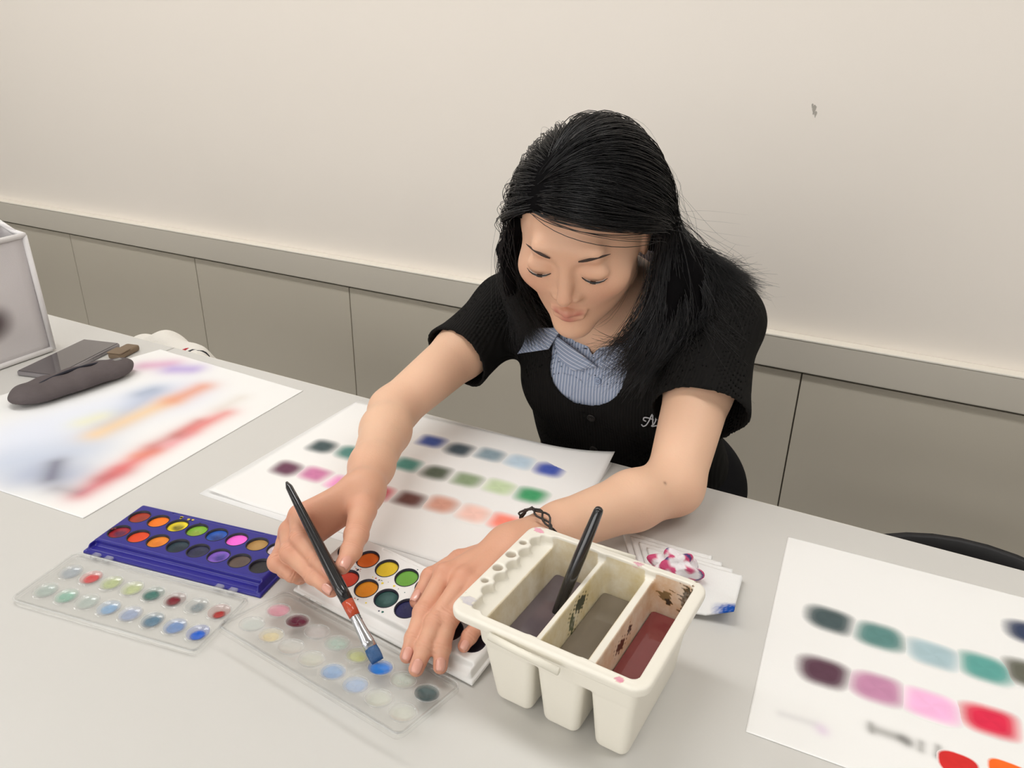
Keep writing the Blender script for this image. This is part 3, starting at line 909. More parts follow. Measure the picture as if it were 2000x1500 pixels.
# ================================================================== brush held in the right hand
TIP = on(738, 1292, 0.012)
def brush_end():
    r = nrm(ROT @ np.array([(563 - 1000) / FOC, (948 - 750) / FOC, 1])); o = CAM - TIP
    b = r @ o; q = b * b - (o @ o - 0.19 ** 2)
    return CAM + r * (-b + math.sqrt(q))
END = brush_end()
BDIR = nrm(END - TIP)
toc = nrm(CAM - TIP); BN = nrm(toc - BDIR * (toc @ BDIR))      # flat side faces the viewer
hb = tag(empty('paint_brush', tuple(TIP)), 'flat paint brush with black and red handle held over the white set', 'brush')
def along(*ts): return [BDIR * t for t in ts]
M['blue_bristle'] = mat('blue_loaded_bristle', rgb(44, 84, 130), 0.35, 0.5, var=0.15, vscale=400, bump=0.5, bscale=900)
M['red_lacquer'] = mat('red_lacquer', rgb(186, 72, 40), 0.25, 0.5, coat=0.3)
link('bristles', tube_mesh('bristles', along(0, 0.004, 0.009, 0.0145), [.0054, .0060, .0061, .0056], 18, True, (BN, [.16, .3, .42, .5])), M['blue_bristle'], hb)
link('ferrule', tube_mesh('ferrule', along(0.0135, 0.020, 0.030, 0.0385, 0.0400, 0.0415, 0.0430, 0.0445, 0.0455), [.0060, .0056, .0050, .0046, .0050, .0046, .0050, .0046, .0048], 20, True, (BN, [.48, .62, .82, 1, 1, 1, 1, 1, 1])), M['ferrule'], hb)
link('red_band', tube_mesh('red_band', along(0.045, 0.052, 0.0605), [.0050, .0054, .0056], 16), M['red_lacquer'], hb)
link('brush_handle', tube_mesh('brush_handle', along(0.0605, 0.075, 0.095, 0.13, 0.165, 0.188, 0.194), [.0056, .0058, .0057, .0050, .0040, .0034, .0012], 16), M['black_lacquer'], hb)

# ================================================================== paper towels and tissue
M['towel'] = attr_mat('paper_towel', 0.9, 0.1, bump=0.5, bscale=700)
def towel(corners, z, label, stain_blue=False):
    c = [np.array(q[:2]) for q in corners]
    n = 36
    u, v = np.meshgrid(np.linspace(0, 1, n), np.linspace(0, 1, n), indexing='ij')
    P = sum(w[..., None] * q for w, q in zip(((1 - u) * (1 - v), u * (1 - v), u * v, (1 - u) * v), c))
    zz = TABLE + z + 0.0012 * np.sin(7 * u + 3 * v) * np.sin(5 * v) * 0.5 + 0.0015
    if stain_blue: zz = zz + 0.010 * np.clip((u - 0.6) * 2.5, 0, 1) * np.clip((0.45 - v) * 2.2, 0, 1)
    zz = zz + 0.0003 * np.sin(u * 160) * np.sin(v * 160)
    V = np.dstack([P, zz]).reshape(-1, 3)
    pgm = np.tile([lin(240), lin(240), lin(238), 1], (n * n, 1))
    if stain_blue:
        uu, vv = u.ravel(), v.ravel()
        k = 1.5 * np.clip((uu - 0.66) * 4, 0, 1) * np.clip((0.26 - vv) * 7, 0, 1) * (0.55 + 0.6 * rng.random(n * n))
        k = np.clip(k, 0, 1)[:, None]
        pgm[:, :3] = pgm[:, :3] * (1 - k) + np.array([lin(30), lin(84), lin(176)]) * k
    i = np.arange(n * n).reshape(n, n)
    F = np.stack([i[:-1, :-1], i[1:, :-1], i[1:, 1:], i[:-1, 1:]], -1).reshape(-1, 4)
    ctr = V.mean(0); ctr[2] = TABLE
    o = link('paper_towel', np_mesh('paper_towel', V - ctr, F, True, pgm), M['towel'], None, tuple(ctr))
    md = o.modifiers.new('thickness', 'SOLIDIFY'); md.thickness = 0.0016; md.offset = -1
    return tag(o, label, 'paper towel', 'paper towels behind the bucket')
A_, B_, C_, D_ = on(1300, 1200), on(1428, 1220), on(1449, 1136), on(1262, 1080)
off = np.array([-0.013, 0.009, 0])
towel([q + 2.9 * off for q in (A_, B_, C_, D_)], 0.0000, 'bottom white paper towel of the fanned pile behind the bucket')
towel([q + 1.9 * off for q in (A_, B_, C_, D_)], 0.0020, 'second lowest white paper towel of the fanned pile behind the bucket')
towel([q + 0.9 * off for q in (A_, B_, C_, D_)], 0.0040, 'second highest white paper towel of the fanned pile behind the bucket')
towel([A_, B_, C_, D_], 0.0060, 'topmost white paper towel with a blue stained corner behind the bucket', True)
# crumpled tissue
def crumple():
    bm = bmesh.new()
    bmesh.ops.create_icosphere(bm, subdivisions=5, radius=1.0)
    V = np.array([v.co[:] for v in bm.verts]); F = np.array([[v.index for v in fc.verts] for fc in bm.faces]); bm.free()
    d = np.zeros(len(V)); r_ = np.random.default_rng(5)
    for k in range(16):
        a = nrm(r_.normal(size=3)); fr = r_.uniform(2.5, 6); ph = r_.uniform(0, 6)
        d += (np.abs(((V @ a) * fr / 2 + ph) % 2 - 1) - 0.5) * 0.95 / fr
    R = 1 + 0.5 * d
    P = V * R[:, None] * np.array([0.024, 0.021, 0.0165])
    P[:, 2] = np.maximum(P[:, 2], -0.0100)
    q = np.sin(9 * V[:, 0] + 4 * V[:, 2]) * np.sin(7 * V[:, 1] + 2) + d * 1.5
    w = np.clip(q * 1.6 + 0.75, 0, 1)[:, None]
    w[np.abs(V[:, 0] + 0.15 * V[:, 1] - 0.05) < 0.20] = 0
    cp = np.array([lin(206), lin(84), lin(124)]); cb = np.array([lin(86), lin(70), lin(120)])
    h = (np.sin(5 * V[:, 0] + 8 * V[:, 1]) > 0.75)[:, None]
    c = np.array([lin(242), lin(236), lin(238)]) * (1 - w) + np.where(h, cb, cp) * w
    return np_mesh('crumpled_tissue', P, F, False, np.hstack([c, np.ones((len(V), 1))]))
p = on(1318, 1118, 0.012)
tag(link('crumpled_tissue', crumple(), M['towel'], None, (p[0], p[1], TABLE + 0.0185), (0, 0, 0.3)), 'crumpled tissue with pink and purple paint lying on the towels', 'tissue')

# ================================================================== things at the far left
M['bag'] = mat('bag_fabric', rgb(220, 215, 215), 0.8, 0.15, var=0.03, vscale=20, bump=0.3, bscale=800)
M['piping'] = mat('bag_piping', rgb(236, 233, 232), 0.75, 0.2, bump=0.4, bscale=600)
M['lining'] = mat('dark_felt', rgb(74, 74, 80), 0.95, 0.1, var=0.2, vscale=500)
M['strap'] = mat('black_webbing', rgb(36, 36, 46), 0.8)
bag = tag(empty('tote_bag', (-1.282, 0.737, TABLE), math.radians(2)), 'white fabric tote bag with white piping standing at the left edge', 'bag')
def panel_mesh(name, q, t=0.002, n=14, belly=0.0, nrmv=(1, 0, 0)):
    q = [np.array(a, float) for a in q]
    u, v = np.meshgrid(np.linspace(0, 1, n), np.linspace(0, 1, n), indexing='ij')
    P = sum(w[..., None] * a for w, a in zip(((1 - u) * (1 - v), u * (1 - v), u * v, (1 - u) * v), q))
    P = P + np.array(nrmv) * (belly * np.sin(PI * u) * np.sin(PI * v) + 0.0012 * np.sin(9 * u + 5 * v))[..., None]
    V = P.reshape(-1, 3)
    i = np.arange(n * n).reshape(n, n)
    F = np.stack([i[:-1, :-1], i[1:, :-1], i[1:, 1:], i[:-1, 1:]], -1).reshape(-1, 4)
    return np_mesh(name, V, F)
def thick(o, t):
    md = o.modifiers.new('thickness', 'SOLIDIFY'); md.thickness = t; md.offset = 0
    return o
BD, BW, BHT = 0.11, 0.30, 0.203
thick(link('front_panel', panel_mesh('front_panel', [(0, -BW, 0.002), (0, 0, 0.002), (0.002, -0.004, BHT), (0.002, -BW, BHT)], belly=0.006), M['bag'], bag), 0.002)
thick(link('back_panel', panel_mesh('back_panel', [(-BD, -BW, 0.002), (-BD, 0, 0.002), (-BD + 0.02, 0.012, BHT + 0.012), (-BD + 0.02, -BW, BHT + 0.012)], belly=-0.004), M['bag'], bag), 0.002)
thick(link('side_gusset', panel_mesh('side_gusset', [(0, 0, 0.002), (-BD, 0, 0.002), (-BD + 0.02, 0.012, BHT + 0.012), (0.002, -0.004, BHT)], belly=0.004, nrmv=(0, 1, 0)), M['bag'], bag), 0.002)
thick(link('side_gusset', panel_mesh('side_gusset', [(0, -BW, 0.002), (-BD, -BW, 0.002), (-BD + 0.02, -BW, BHT + 0.012), (0.002, -BW, BHT)], belly=-0.004, nrmv=(0, 1, 0)), M['bag'], bag), 0.002)
thick(link('bottom_panel', panel_mesh('bottom_panel', [(0, -BW, 0.003), (0, 0, 0.003), (-BD, 0, 0.003), (-BD, -BW, 0.003)], nrmv=(0, 0, 0.2)), M['bag'], bag), 0.002)
for pts in ([(0.003, -BW, 0.005), (0.003, -0.004, 0.005)], [(0.003, -0.001, 0.004), (0.004, -0.003, 0.1), (0.004, -0.005, BHT)],
            [(0.004, -BW, BHT), (0.004, -0.15, BHT - 0.003), (0.004, -0.004, BHT)], [(0.002, -0.004, BHT), (-0.04, 0.006, BHT - 0.001), (-BD + 0.02, 0.012, BHT + 0.012)],
            [(-BD + 0.02, -BW, BHT + 0.012), (-BD + 0.02, 0.012, BHT + 0.012)], [(-BD, 0.002, 0.004), (-BD + 0.02, 0.013, BHT + 0.012)]):
    link('piping', tube_mesh('piping', pts, 0.0045, 8), M['piping'], bag)
box('lining', (-BD + 0.008, -0.006, -BW + 0.01, -0.010, 0.006, BHT - 0.022), M['lining'], bag, 0.004)
for xx, zz in ((-BD + 0.024, BHT + 0.012), (0.0145, BHT - 0.01)):
    arc = [(xx, -0.065 - (0.045 if xx > 0 else 0) - 0.09 + 0.09 * math.cos(t), zz - 0.01 + 0.05 * math.sin(t) ** 0.8 * (1 if xx < -.05 else -1)) for t in np.linspace(0.0, PI, 15)]
    link('handle', tube_mesh('handle', arc, 0.009, 8, True, (np.array([1.0, 0, 0]), [0.16] * 15)), M['strap'], bag)
# soft dark print on the front of the bag
prm = attr_mat('bag_print', 0.8, 0.1, alpha=True)
u, v = np.meshgrid(np.linspace(-1, 1, 22), np.linspace(-1, 1, 22), indexing='ij')
a_ = np.clip(1.15 - np.sqrt(u ** 2 + v ** 2) * 1.1, 0, 1) ** 1.2 * 0.95
V = np.dstack([np.full(u.shape, 0.0088), -0.098 + 0.046 * u, 0.078 + 0.036 * v]).reshape(-1, 3)
i = np.arange(22 * 22).reshape(22, 22)
F = np.stack([i[:-1, :-1], i[1:, :-1], i[1:, 1:], i[:-1, 1:]], -1).reshape(-1, 4)
pgm = np.hstack([np.tile([lin(74), lin(46), lin(50)], (484, 1)), a_.reshape(-1, 1)])
link('print', np_mesh('print', V, F, True, pgm), prm, bag)

# phone
M['phone_body'] = mat('phone_body', rgb(150, 146, 148), 0.3, metal=0.6)
M['phone_glass'] = mat('phone_glass', rgb(84, 78, 80), 0.12, 0.6, coat=0.5)
ph = tag(empty('smartphone', (-1.2115, 0.722, TABLE), math.radians(14.5)), 'smartphone with dark screen lying beside the tote bag', 'phone')
box('phone_case', (-0.0365, 0.0365, -0.075, 0.075, 0.0002, 0.0085), M['phone_body'], ph, 0.003, 3)
box('screen', (-0.0345, 0.0345, -0.073, 0.073, 0.0084, 0.0092), M['phone_glass'], ph, 0.0003, 1)
for yy in (0.035, 0.015): box('side_button', (0.0363, 0.0372, yy - 0.006, yy + 0.006, 0.0035, 0.0055), M['phone_body'], ph)
# brown case beside it
M['leather'] = mat('brown_leather', rgb(126, 108, 88), 0.6, 0.3, var=0.12, vscale=60, bump=0.3, bscale=400)
lc = tag(empty('leather_case', (-1.163, 0.790, TABLE), math.radians(14)), 'small tan leather case lying right of the phone', 'case')
box('case_body', (-0.012, 0.014, -0.030, 0.020, 0.0005, 0.011), M['leather'], lc, 0.0045, 3)
box('case_flap', (-0.0125, 0.0145, -0.030, -0.004, 0.0105, 0.0125), M['leather'], lc, 0.0008, 1)
# pencil pouch
M['pouch'] = mat('pouch_fabric', rgb(96, 88, 88), 0.85, 0.2, var=0.2, vscale=40, bump=0.5, bscale=300)
pc = (on(40, 772, 0.02) + on(250, 706, 0.02)) / 2
pd = on(250, 706, 0.02) - on(40, 772, 0.02)
po = tag(empty('pencil_pouch', (pc[0] - 0.006, pc[1] - 0.002, TABLE), math.atan2(pd[1], pd[0])), 'dark grey brown soft pencil pouch lying on the left painting', 'pouch')
fp = Field((-.12, -.06, 0.0), (.12, .06, .06), 0.002)
fp.add([ell((0.0, 0, 0.022), (0.098, 0.034, 0.021), k=0.01), ell((-0.055, 0.003, 0.020), (0.04, 0.032, 0.019), k=0.01), ell((0.06, -0.002, 0.019), (0.035, 0.028, 0.0175), k=0.01)], kin=0.01)
V, Fc = fp.mesh()
V *= np.array([0.95, 1.0, 0.72])
V[:, 2] = np.maximum(V[:, 2], 0.0018) + 0.0012 * np.sin(V[:, 0] * 160 + 40 * V[:, 1]) * (V[:, 2] > 0.01)
link('pouch_body', np_mesh('pouch_body', V, Fc), M['pouch'], po)
link('zip', tube_mesh('zip', [(x, 0.004 * math.sin(20 * x), 0.0313 * math.sqrt(max(0.05, 1 - (x / 0.094) ** 2)) + 0.0005) for x in np.linspace(-0.08, 0.08, 12)], 0.0022, 6), M['strap'], po)
box('zip_pull', (0.06, 0.078, -0.004, 0.004, 0.0245, 0.027), M['steel'], po, 0.001, 1)

# chairs: black shell chairs tucked in behind the table
M['black_seat'] = mat('black_plastic_seat', rgb(34, 33, 34), 0.5, 0.4)
def chair(x, y, rz, label, top=0.665):
    t = tag(empty('chair', (x, y, 0), rz), label, 'chair', 'black low-backed chairs behind the table')
    box('seat', (-0.20, 0.20, -0.19, 0.19, 0.42, 0.455), M['black_seat'], t, 0.015, 3)
    n = 15
    arc = [(0.20 * math.sin(a), -0.02 + 0.20 * math.cos(a), top - 0.045 + 0.0) for a in np.linspace(-1.25, 1.25, n)]
    bk = [np.array(p) + np.array([0, 0, 0.012 * math.cos(a * 1.2)]) for p, a in zip(arc, np.linspace(-1.25, 1.25, n))]
    link('backrest', tube_mesh('backrest', bk, 0.036, 12, True, (np.array([0, 0, 1.0]), [1.0] * n, [0.32] * n)), M['black_seat'], t)
    for s in (-1, 1):
        link('back_post', tube_mesh('back_post', [(s * 0.17, 0.16, 0.43), (s * 0.14, 0.155, top - 0.06)], 0.010, 8), M['steel'], t)
        for yy in (-0.17, 0.17):
            link('leg', tube_mesh('leg', [(s * 0.17, yy * 0.9, 0.425), (s * 0.20, yy * 1.1, 0.0)], 0.010, 8), M['steel'], t)
    return t
chair(0.165, 0.955, 0.12, 'black low-backed chair tucked behind the right end of the table', 0.575)
chair(-1.22, 1.06, PI, 'black low-backed chair holding a white garment behind the left table', 0.575)
# white garment with striped cuff lying over that chair
M['garment'] = mat('white_knit', rgb(238, 234, 226), 0.9, 0.1, bump=0.8, bscale=260)
M['stripe_red'] = mat('red_stripe', rgb(190, 50, 60), 0.85)
M['stripe_black'] = mat('black_stripe', rgb(50, 52, 58), 0.85)
g0 = aty(335, 668, 0.935)
gm = tag(empty('white_garment', (g0[0], 0.935, 0.592)), 'white knitted garment with red and black striped cuff behind the table', 'garment')
fg = Field((-.17, -.09, -.10), (.17, .09, .15), 0.003)
fg.add([cone((-.10, 0, .035), (-.02, 0, .055), .040, .044, k=.02), cone((-.02, 0, .055), (.05, 0, .050), .044, .036, k=.02), cone((.04, -.01, .056), (.082, -.015, .064), .030, .0245, k=.02),
        cone((-.10, .02, .02), (.08, .02, .0), .05, .05, k=.02)], kin=.02)
V, Fc = fg.mesh()
V += (0.004 * np.sin(V[:, [0]] * 70 + V[:, [2]] * 50) * np.sin(V[:, [1]] * 60)) * np.array([0, 0.5, 1])
link('garment_body', np_mesh('garment_body', V, Fc), M['garment'], gm)
for x, m_ in ((.054, 'stripe_red'), (.069, 'stripe_black'), (.081, 'stripe_black')):
    p0 = np.array((x, -.0125, .0605 + (x - .054) * 0.12))
    link('cuff_stripe', tube_mesh('cuff_stripe', [p0, p0 + np.array([.006, 0, .0008])], .0290 - (x - .054) * .10, 18), M[m_], gm)

# ================================================================== the woman painting
person = tag(empty('person', (-0.36, 1.08, 0.0)), 'woman in black cardigan and blue striped shirt leaning over the table painting', 'person')
PO = Vector(person.location)
def pl(name, me, m, parent=person):
    """link a mesh given in world coordinates under the person (or one of its parts)"""
    o = link(name, me, m, parent)
    if parent is person: o.location = -PO
    return o

def skin_material():
    m = attr_mat('skin', 0.48, 0.35, sss=0.18, bump=0.18, bscale=420)
    return m
M['skin'] = skin_material()
M['nail'] = mat('fingernail', rgb(222, 164, 146), 0.22, 0.5, coat=0.3)

# ---- joints
SH_R, EL_R, WR_R = np.array([-0.512, 0.970, 0.858]), deep(768, 802, 0.995), deep(706, 962, 0.806)
SH_L, EL_L, WR_L = np.array([-0.206, 0.968, 0.900]), on(1316, 948, 0.043), on(1000, 1065, 0.050)
NECK = np.array([-0.357, 0.972, 0.915])
HEAD = deep(1140, 447, 0.925)
HF = nrm([0.15, -0.86, -0.46])                 # face direction: down at the table
HU = nrm(np.array([0.03, 0, 1.0]) - HF * (np.array([0.03, 0, 1.0]) @ HF))
HS = np.cross(HU, HF)                            # towards her left
HA = np.stack([HS, HF, HU])
def hd(s, f, u): return HEAD + HS * s + HF * f + HU * u

# ---- body: one continuous surface
body = Field((-0.625, 0.365, 0.713), (-0.115, 1.075, 1.165), 0.0017)
# head
head = [ell(hd(0, -.012, .020), (.073, .091, .088), HA, .02), ell(hd(0, .028, -.028), (.059, .060, .074), HA, .03),
        cone(hd(-.046, .006, -.055), hd(-.006, .064, -.086), .020, .018, .02), cone(hd(.046, .006, -.055), hd(.006, .064, -.086), .020, .018, .02),
        ell(hd(0, .070, -.090), (.019, .017, .016), HA, .015),
        ell(hd(-.040, .058, -.014), (.024, .022, .022), HA, .02), ell(hd(.040, .058, -.014), (.024, .022, .022), HA, .02),
        cone(hd(-.030, .076, .032), hd(.030, .076, .032), .011, .011, .015)]
body.add(head, 0.0)
body.add([cone(hd(0, .083, .016), hd(0, .100, -.020), .0060, .0086, .006), ell(hd(-.0095, .090, -.0245), (.0066, .0072, .0056), HA, .005), ell(hd(.0095, .090, -.0245), (.0066, .0072, .0056), HA, .005)], 0.010)
for s in (-1, 1):
    body.cut(ell(hd(s * .031, .094, .012), (.019, .012, .011), HA), 0.010)
    body.add(ell(hd(s * .031, .0788, .0095), (.0160, .0095, .0092), HA), 0.007)
    body.add([ell(hd(s * .073, -.008, -.004), (.006, .017, .029), HA), ell(hd(s * .076, -.014, .006), (.006, .010, .016), HA)], 0.006, 0.004)
body.add([cone(hd(-.019, .083, -.0525), hd(0, .0925, -.0500), .0035, .0052, .004), cone(hd(.019, .083, -.0525), hd(0, .0925, -.0500), .0035, .0052, .004)], 0.004)
body.add([cone(hd(-.014, .083, -.0600), hd(.014, .083, -.0600), .0060, .0060, .004), ell(hd(0, .0880, -.0610), (.012, .006, .006), HA)], 0.004, 0.004)
# neck and upper torso
body.add([cone(hd(0, -.025, -.060), NECK + [0, .004, -.03], .050, .055, .03), cone(NECK + [-.005, .012, -.04], NECK + [-.08, .012, -.062], .045, .040, .04), cone(NECK + [.005, .012, -.035], NECK + [.08, .012, -.045], .045, .040, .04),
          cone(NECK + [0, .02, -.04], (-.350, 1.02, .76), .085, .080, .04, (np.array([0, 1.0, 0.25]), 0.82))], 0.022, None)
# arms
def arm(sh, el, wr, r, bulge, name):
    ax = nrm(el - sh); fx = nrm(wr - el)
    pr = [cone(sh, sh + (el - sh) * .45, r[0], r[1], .012), cone(sh + (el - sh) * .45, el, r[1], r[2], .012),
          cone(el, el + (wr - el) * .28, r[2] * 1.0, r[3], .014), cone(el + (wr - el) * .28, el + (wr - el) * .72, r[3], r[4], .012),
          cone(el + (wr - el) * .72, wr, r[4], r[5], .012, (bulge, 0.86))]
    body.add(pr, 0.02)
arm(SH_R, EL_R, WR_R, (.041, .0370, .0295, .0295, .0235, .0205), nrm(CAM - WR_R), 'R')
arm(SH_L, EL_L, WR_L, (.043, .0405, .0325, .0320, .0260, .0225), np.array([0, 0, 1.0]), 'L')
KN = []           # knuckles, where the skin is pinker
NAILS = []
CREASE = []        # skin folds over the finger joints
def finger(js, rs, k, nail_n, nl=1.0):
    pr = []
    for i in range(len(js) - 1):
        pr.append(cone(js[i], js[i + 1], rs[i], rs[i + 1], .0022))
        if 0 < i: pr.append(ell(js[i], (rs[i] * 1.06,) * 3, None, .003))
        if 0 < i < 3: CREASE.append((js[i], nrm(js[i + 1] - js[i - 1]), nail_n, rs[i], 3 if i == 1 else 2))
    KN.extend([(j, .013, .55) for j in js[:-1]]); KN.append((js[-1], .014, .8))
    d = nrm(js[-1] - js[-2])
    n = nrm(nail_n - d * (nail_n @ d))
    NAILS.append((js[-1] + d * rs[-1] * 0.05, d, n, rs[-1], nl))
    return pr
# left hand: flat on the set, fingers towards the camera
UPZ = np.array([0, 0, 1.0])
Li = [on(868, 1122, .046), on(826, 1196, .0355), on(808, 1246, .0245), on(795, 1281, .0150)]
Lm = [on(905, 1132, .049), on(850, 1216, .0365), on(830, 1264, .0255), on(813, 1306, .0150)]
Lr = [on(934, 1152, .046), on(876, 1210, .0375), on(863, 1266, .0245), on(860, 1302, .0150)]
Lp = [on(966, 1166, .041), on(937, 1217, .0315), on(917, 1243, .0255), on(906, 1262, .0205)]
Lt = [on(965, 1080, .040), on(898, 1096, .033), on(842, 1128, .030), on(815, 1174, .0235)]
toc_L = nrm(CAM - Lm[2])
palmL = [cone(WR_L, Li[0], .0190, .0105, .012, (UPZ, .72)), cone(WR_L, Lm[0], .0190, .0110, .012, (UPZ, .72)), cone(WR_L + [.004, -.003, 0], Lr[0], .0190, .0105, .012, (UPZ, .72)), cone(WR_L + [.006, -.004, -.002], Lp[0], .0185, .0100, .012, (UPZ, .75))]
body.add(palmL, 0.012)
for q in (Li, Lm, Lr):     # knuckles and tendons
    body.add(ell(q[0] + [0, 0, .0025], (.0082,) * 3), 0.007)
    body.add(cone(q[0] + [0, 0, .0055], WR_L * .7 + q[0] * .3 + [0, 0, .0075], .0036, .0030), 0.007)
FIN = 0.0028
body.add(finger(Li, [.0094, .0085, .0074, .0064], 0, toc_L), FIN)
body.add(finger(Lm, [.0096, .0088, .0077, .0067], 0, toc_L), FIN)
body.add(finger(Lr, [.0094, .0084, .0073, .0063], 0, toc_L), FIN)
body.add(finger(Lp, [.0086, .0075, .0064, .0055], 0, toc_L), FIN)
body.add(finger(Lt, [.0135, .0108, .0094, .0073], 0, nrm(toc_L + np.array([-.6, -.2, 0]))), 0.004)
# right hand: pinching the brush
def brush_at(px_y):
    best = min(np.linspace(0, 0.19, 400), key=lambda t: abs(750 + FOC * (ROT.T @ (TIP + BDIR * t - CAM))[1] / (ROT.T @ (TIP + BDIR * t - CAM))[2] - px_y))
    return TIP + BDIR * best
Ri = [deep(585, 1004, .772), deep(585, 1052, .742), deep(620, 1092, .727), deep(645, 1119, .716)]
Rm = [deep(566, 1035, .776), deep(566, 1078, .742), deep(612, 1124, .726), deep(648, 1153, .712)]
Rr = [deep(560, 1062, .782), deep(543, 1098, .750), deep(572, 1120, .744), deep(596, 1124, .757)]
Rp = [deep(575, 1080, .792), deep(558, 1112, .768), deep(585, 1126, .768), deep(603, 1122, .780)]
Rt = [deep(708, 996, .783), deep(696, 1044, .752), deep(686, 1076, .733), deep(669, 1106, .718)]
toc_R = nrm(CAM - Ri[2])
bk = nrm(np.cross(Ri[0] - WR_R, Rp[0] - WR_R)); bk = bk if bk @ UPZ > 0 else -bk
palmR = [cone(WR_R, Ri[0], .0180, .0108, .012, (bk, .75)), cone(WR_R, Rm[0], .0180, .0108, .012, (bk, .75)), cone(WR_R, Rr[0], .0180, .0105, .012, (bk, .75)), cone(WR_R, Rp[0], .0175, .0100, .012, (bk, .75))]
body.add(palmR, 0.012)
body.cut(ell(deep(655, 1046, .738), (.013, .016, .020)), 0.006)          # hollow between thumb and forefinger
body.add(cone(WR_R, Rt[0], .0180, .0140, .016), 0.010)
body.add(finger(Ri, [.0102, .0090, .0079, .0066], 0, nrm(toc_R + np.array([-.2, 0, .3]))), FIN)
body.add(finger(Rm, [.0102, .0090, .0079, .0066], 0, nrm(toc_R + np.array([-.2, 0, -.2]))), FIN)
rr_ = finger(Rr, [.0100, .0093, .0078, .0064], 0, toc_R); NAILS.pop()
body.add(rr_, FIN)
rp_ = finger(Rp, [.0090, .0082, .0070, .0058], 0, toc_R); NAILS.pop()
body.add(rp_, FIN)
body.add(finger(Rt, [.0138, .0112, .0096, .0075], 0, nrm(toc_R + np.array([.25, 0, .1]))), 0.004)
# hollow between thumb and palm, creases
V, Fc = body.mesh()
# finer skin on the hands: split those faces, settle the new points on the surface, fold the joints
def refine(V, Fc, sel):
    bm = bmesh.new()
    me = np_mesh('tmp', V, Fc); bm.from_mesh(me); bpy.data.meshes.remove(me)
    bm.faces.ensure_lookup_table(); bm.verts.ensure_lookup_table()
    es = set()
    for i in np.nonzero(sel)[0]: es.update(bm.faces[i].edges)
    bmesh.ops.subdivide_edges(bm, edges=list(es), cuts=1, use_grid_fill=True)
    bmesh.ops.triangulate(bm, faces=[q for q in bm.faces if len(q.verts) > 4])
    return bm
HL, HR = (WR_L * .25 + Lm[1] * .75), (WR_R * .3 + Rm[0] * .35 + Ri[2] * .35)
ctr = V[Fc].mean(1)
bm = refine(V, Fc, (np.linalg.norm(ctr - HL, axis=1) < .085) | (np.linalg.norm(ctr - HR, axis=1) < .075))
bm.verts.index_update()
V = np.array([v.co[:] for v in bm.verts])
near = np.nonzero((np.linalg.norm(V - HL, axis=1) < .088) | (np.linalg.norm(V - HR, axis=1) < .078))[0]
Q = V[near]
for _ in range(2):
    h = 4e-4
    g = np.stack([body.at_points(Q + np.eye(3)[i] * h) - body.at_points(Q - np.eye(3)[i] * h) for i in range(3)], 1)
    g /= np.linalg.norm(g, axis=1)[:, None] + 1e-9
    Q = Q - g * np.clip(body.at_points(Q), -.001, .001)[:, None] * .9
for (p, d_, n_, r_, cnt) in CREASE:
    q = Q - p
    a = q @ d_; n_ = nrm(n_ - d_ * (n_ @ d_)); s_ = q @ np.cross(d_, n_); up = q @ n_
    dors = np.clip(up / (r_ * .55), 0, 1) * (np.linalg.norm(q, axis=1) < r_ * 1.7)
    dep = 0
    for k in range(cnt):
        c0 = (k - (cnt - 1) / 2) * .0026
        dep = dep + np.exp(-((a - c0 - np.sign(c0) * 18 * s_ ** 2) / .00055) ** 2)
    Q = Q - g * (dep * dors * .00042)[:, None]
V[near] = Q
bm.verts.ensure_lookup_table()
tri = np.array([[v.index for v in q.verts] for q in bm.faces if len(q.verts) == 3], np.int32).reshape(-1, 3)
qd = np.array([[v.index for v in q.verts] for q in bm.faces if len(q.verts) == 4], np.int32)
bm.free()
Fc = np.vstack([np.hstack([qd[:, [0, 1, 2]]]), qd[:, [0, 2, 3]], tri]) if len(tri) else qd
del body
base = np.array([lin(232), lin(190), lin(160)]); pink = np.array([lin(206), lin(132), lin(108)]); handc = np.array([lin(214), lin(160), lin(132)])
w = np.zeros(len(V))
for j, r, a in KN + [(EL_R, .03, .15), (EL_L + [0, -.02, -.03], .035, .45), (hd(0, .107, -.020), .014, .2), (hd(-.04, .075, -.02), .02, .25), (hd(.04, .075, -.02), .02, .25)]:
    w = np.maximum(w, a * np.exp(-((V - j) ** 2).sum(1) / r ** 2))
dh = np.minimum(np.linalg.norm(V - (WR_R * .3 + Rm[0] * .7), axis=1), np.linalg.norm(V - (WR_L * .3 + Lm[0] * .7), axis=1))
wh = 1 / (1 + np.exp((dh - .085) / .02))
hdist = ((V - HEAD) ** 2).sum(1) ** .5
wh = np.maximum(wh, 0.35 / (1 + np.exp((hdist - .13) / .01)))
c = base * (1 - wh[:, None]) + handc * wh[:, None]
c = c * (1 - w[:, None]) + pink * w[:, None]
lip = np.zeros(len(V))
for q, r in ((hd(0, .094, -.051), .012), (hd(-.012, .090, -.052), .008), (hd(.012, .090, -.052), .008), (hd(0, .091, -.061), .012)):
    lip = np.maximum(lip, np.exp(-(((V - q) @ HA.T / [1.0, 1.2, .55]) ** 2).sum(1) / r ** 2))
c = c * (1 - .75 * lip[:, None]) + np.array([lin(184), lin(92), lin(88)]) * .75 * lip[:, None]
cc_ = (V - CAM) @ ROT
pxy = np.stack([1000 + FOC * cc_[:, 0] / cc_[:, 2], 750 + FOC * cc_[:, 1] / cc_[:, 2]], 1)
cand = np.nonzero(np.linalg.norm(pxy - np.array([1299, 940]), axis=1) < 4)[0]
MOLE = V[cand[np.argmin(cc_[cand, 2])]]
mole = np.exp(-((V - MOLE) ** 2).sum(1) / .0019 ** 2)[:, None] * .75
c = c * (1 - mole) + np.array([lin(120), lin(76), lin(60)]) * mole
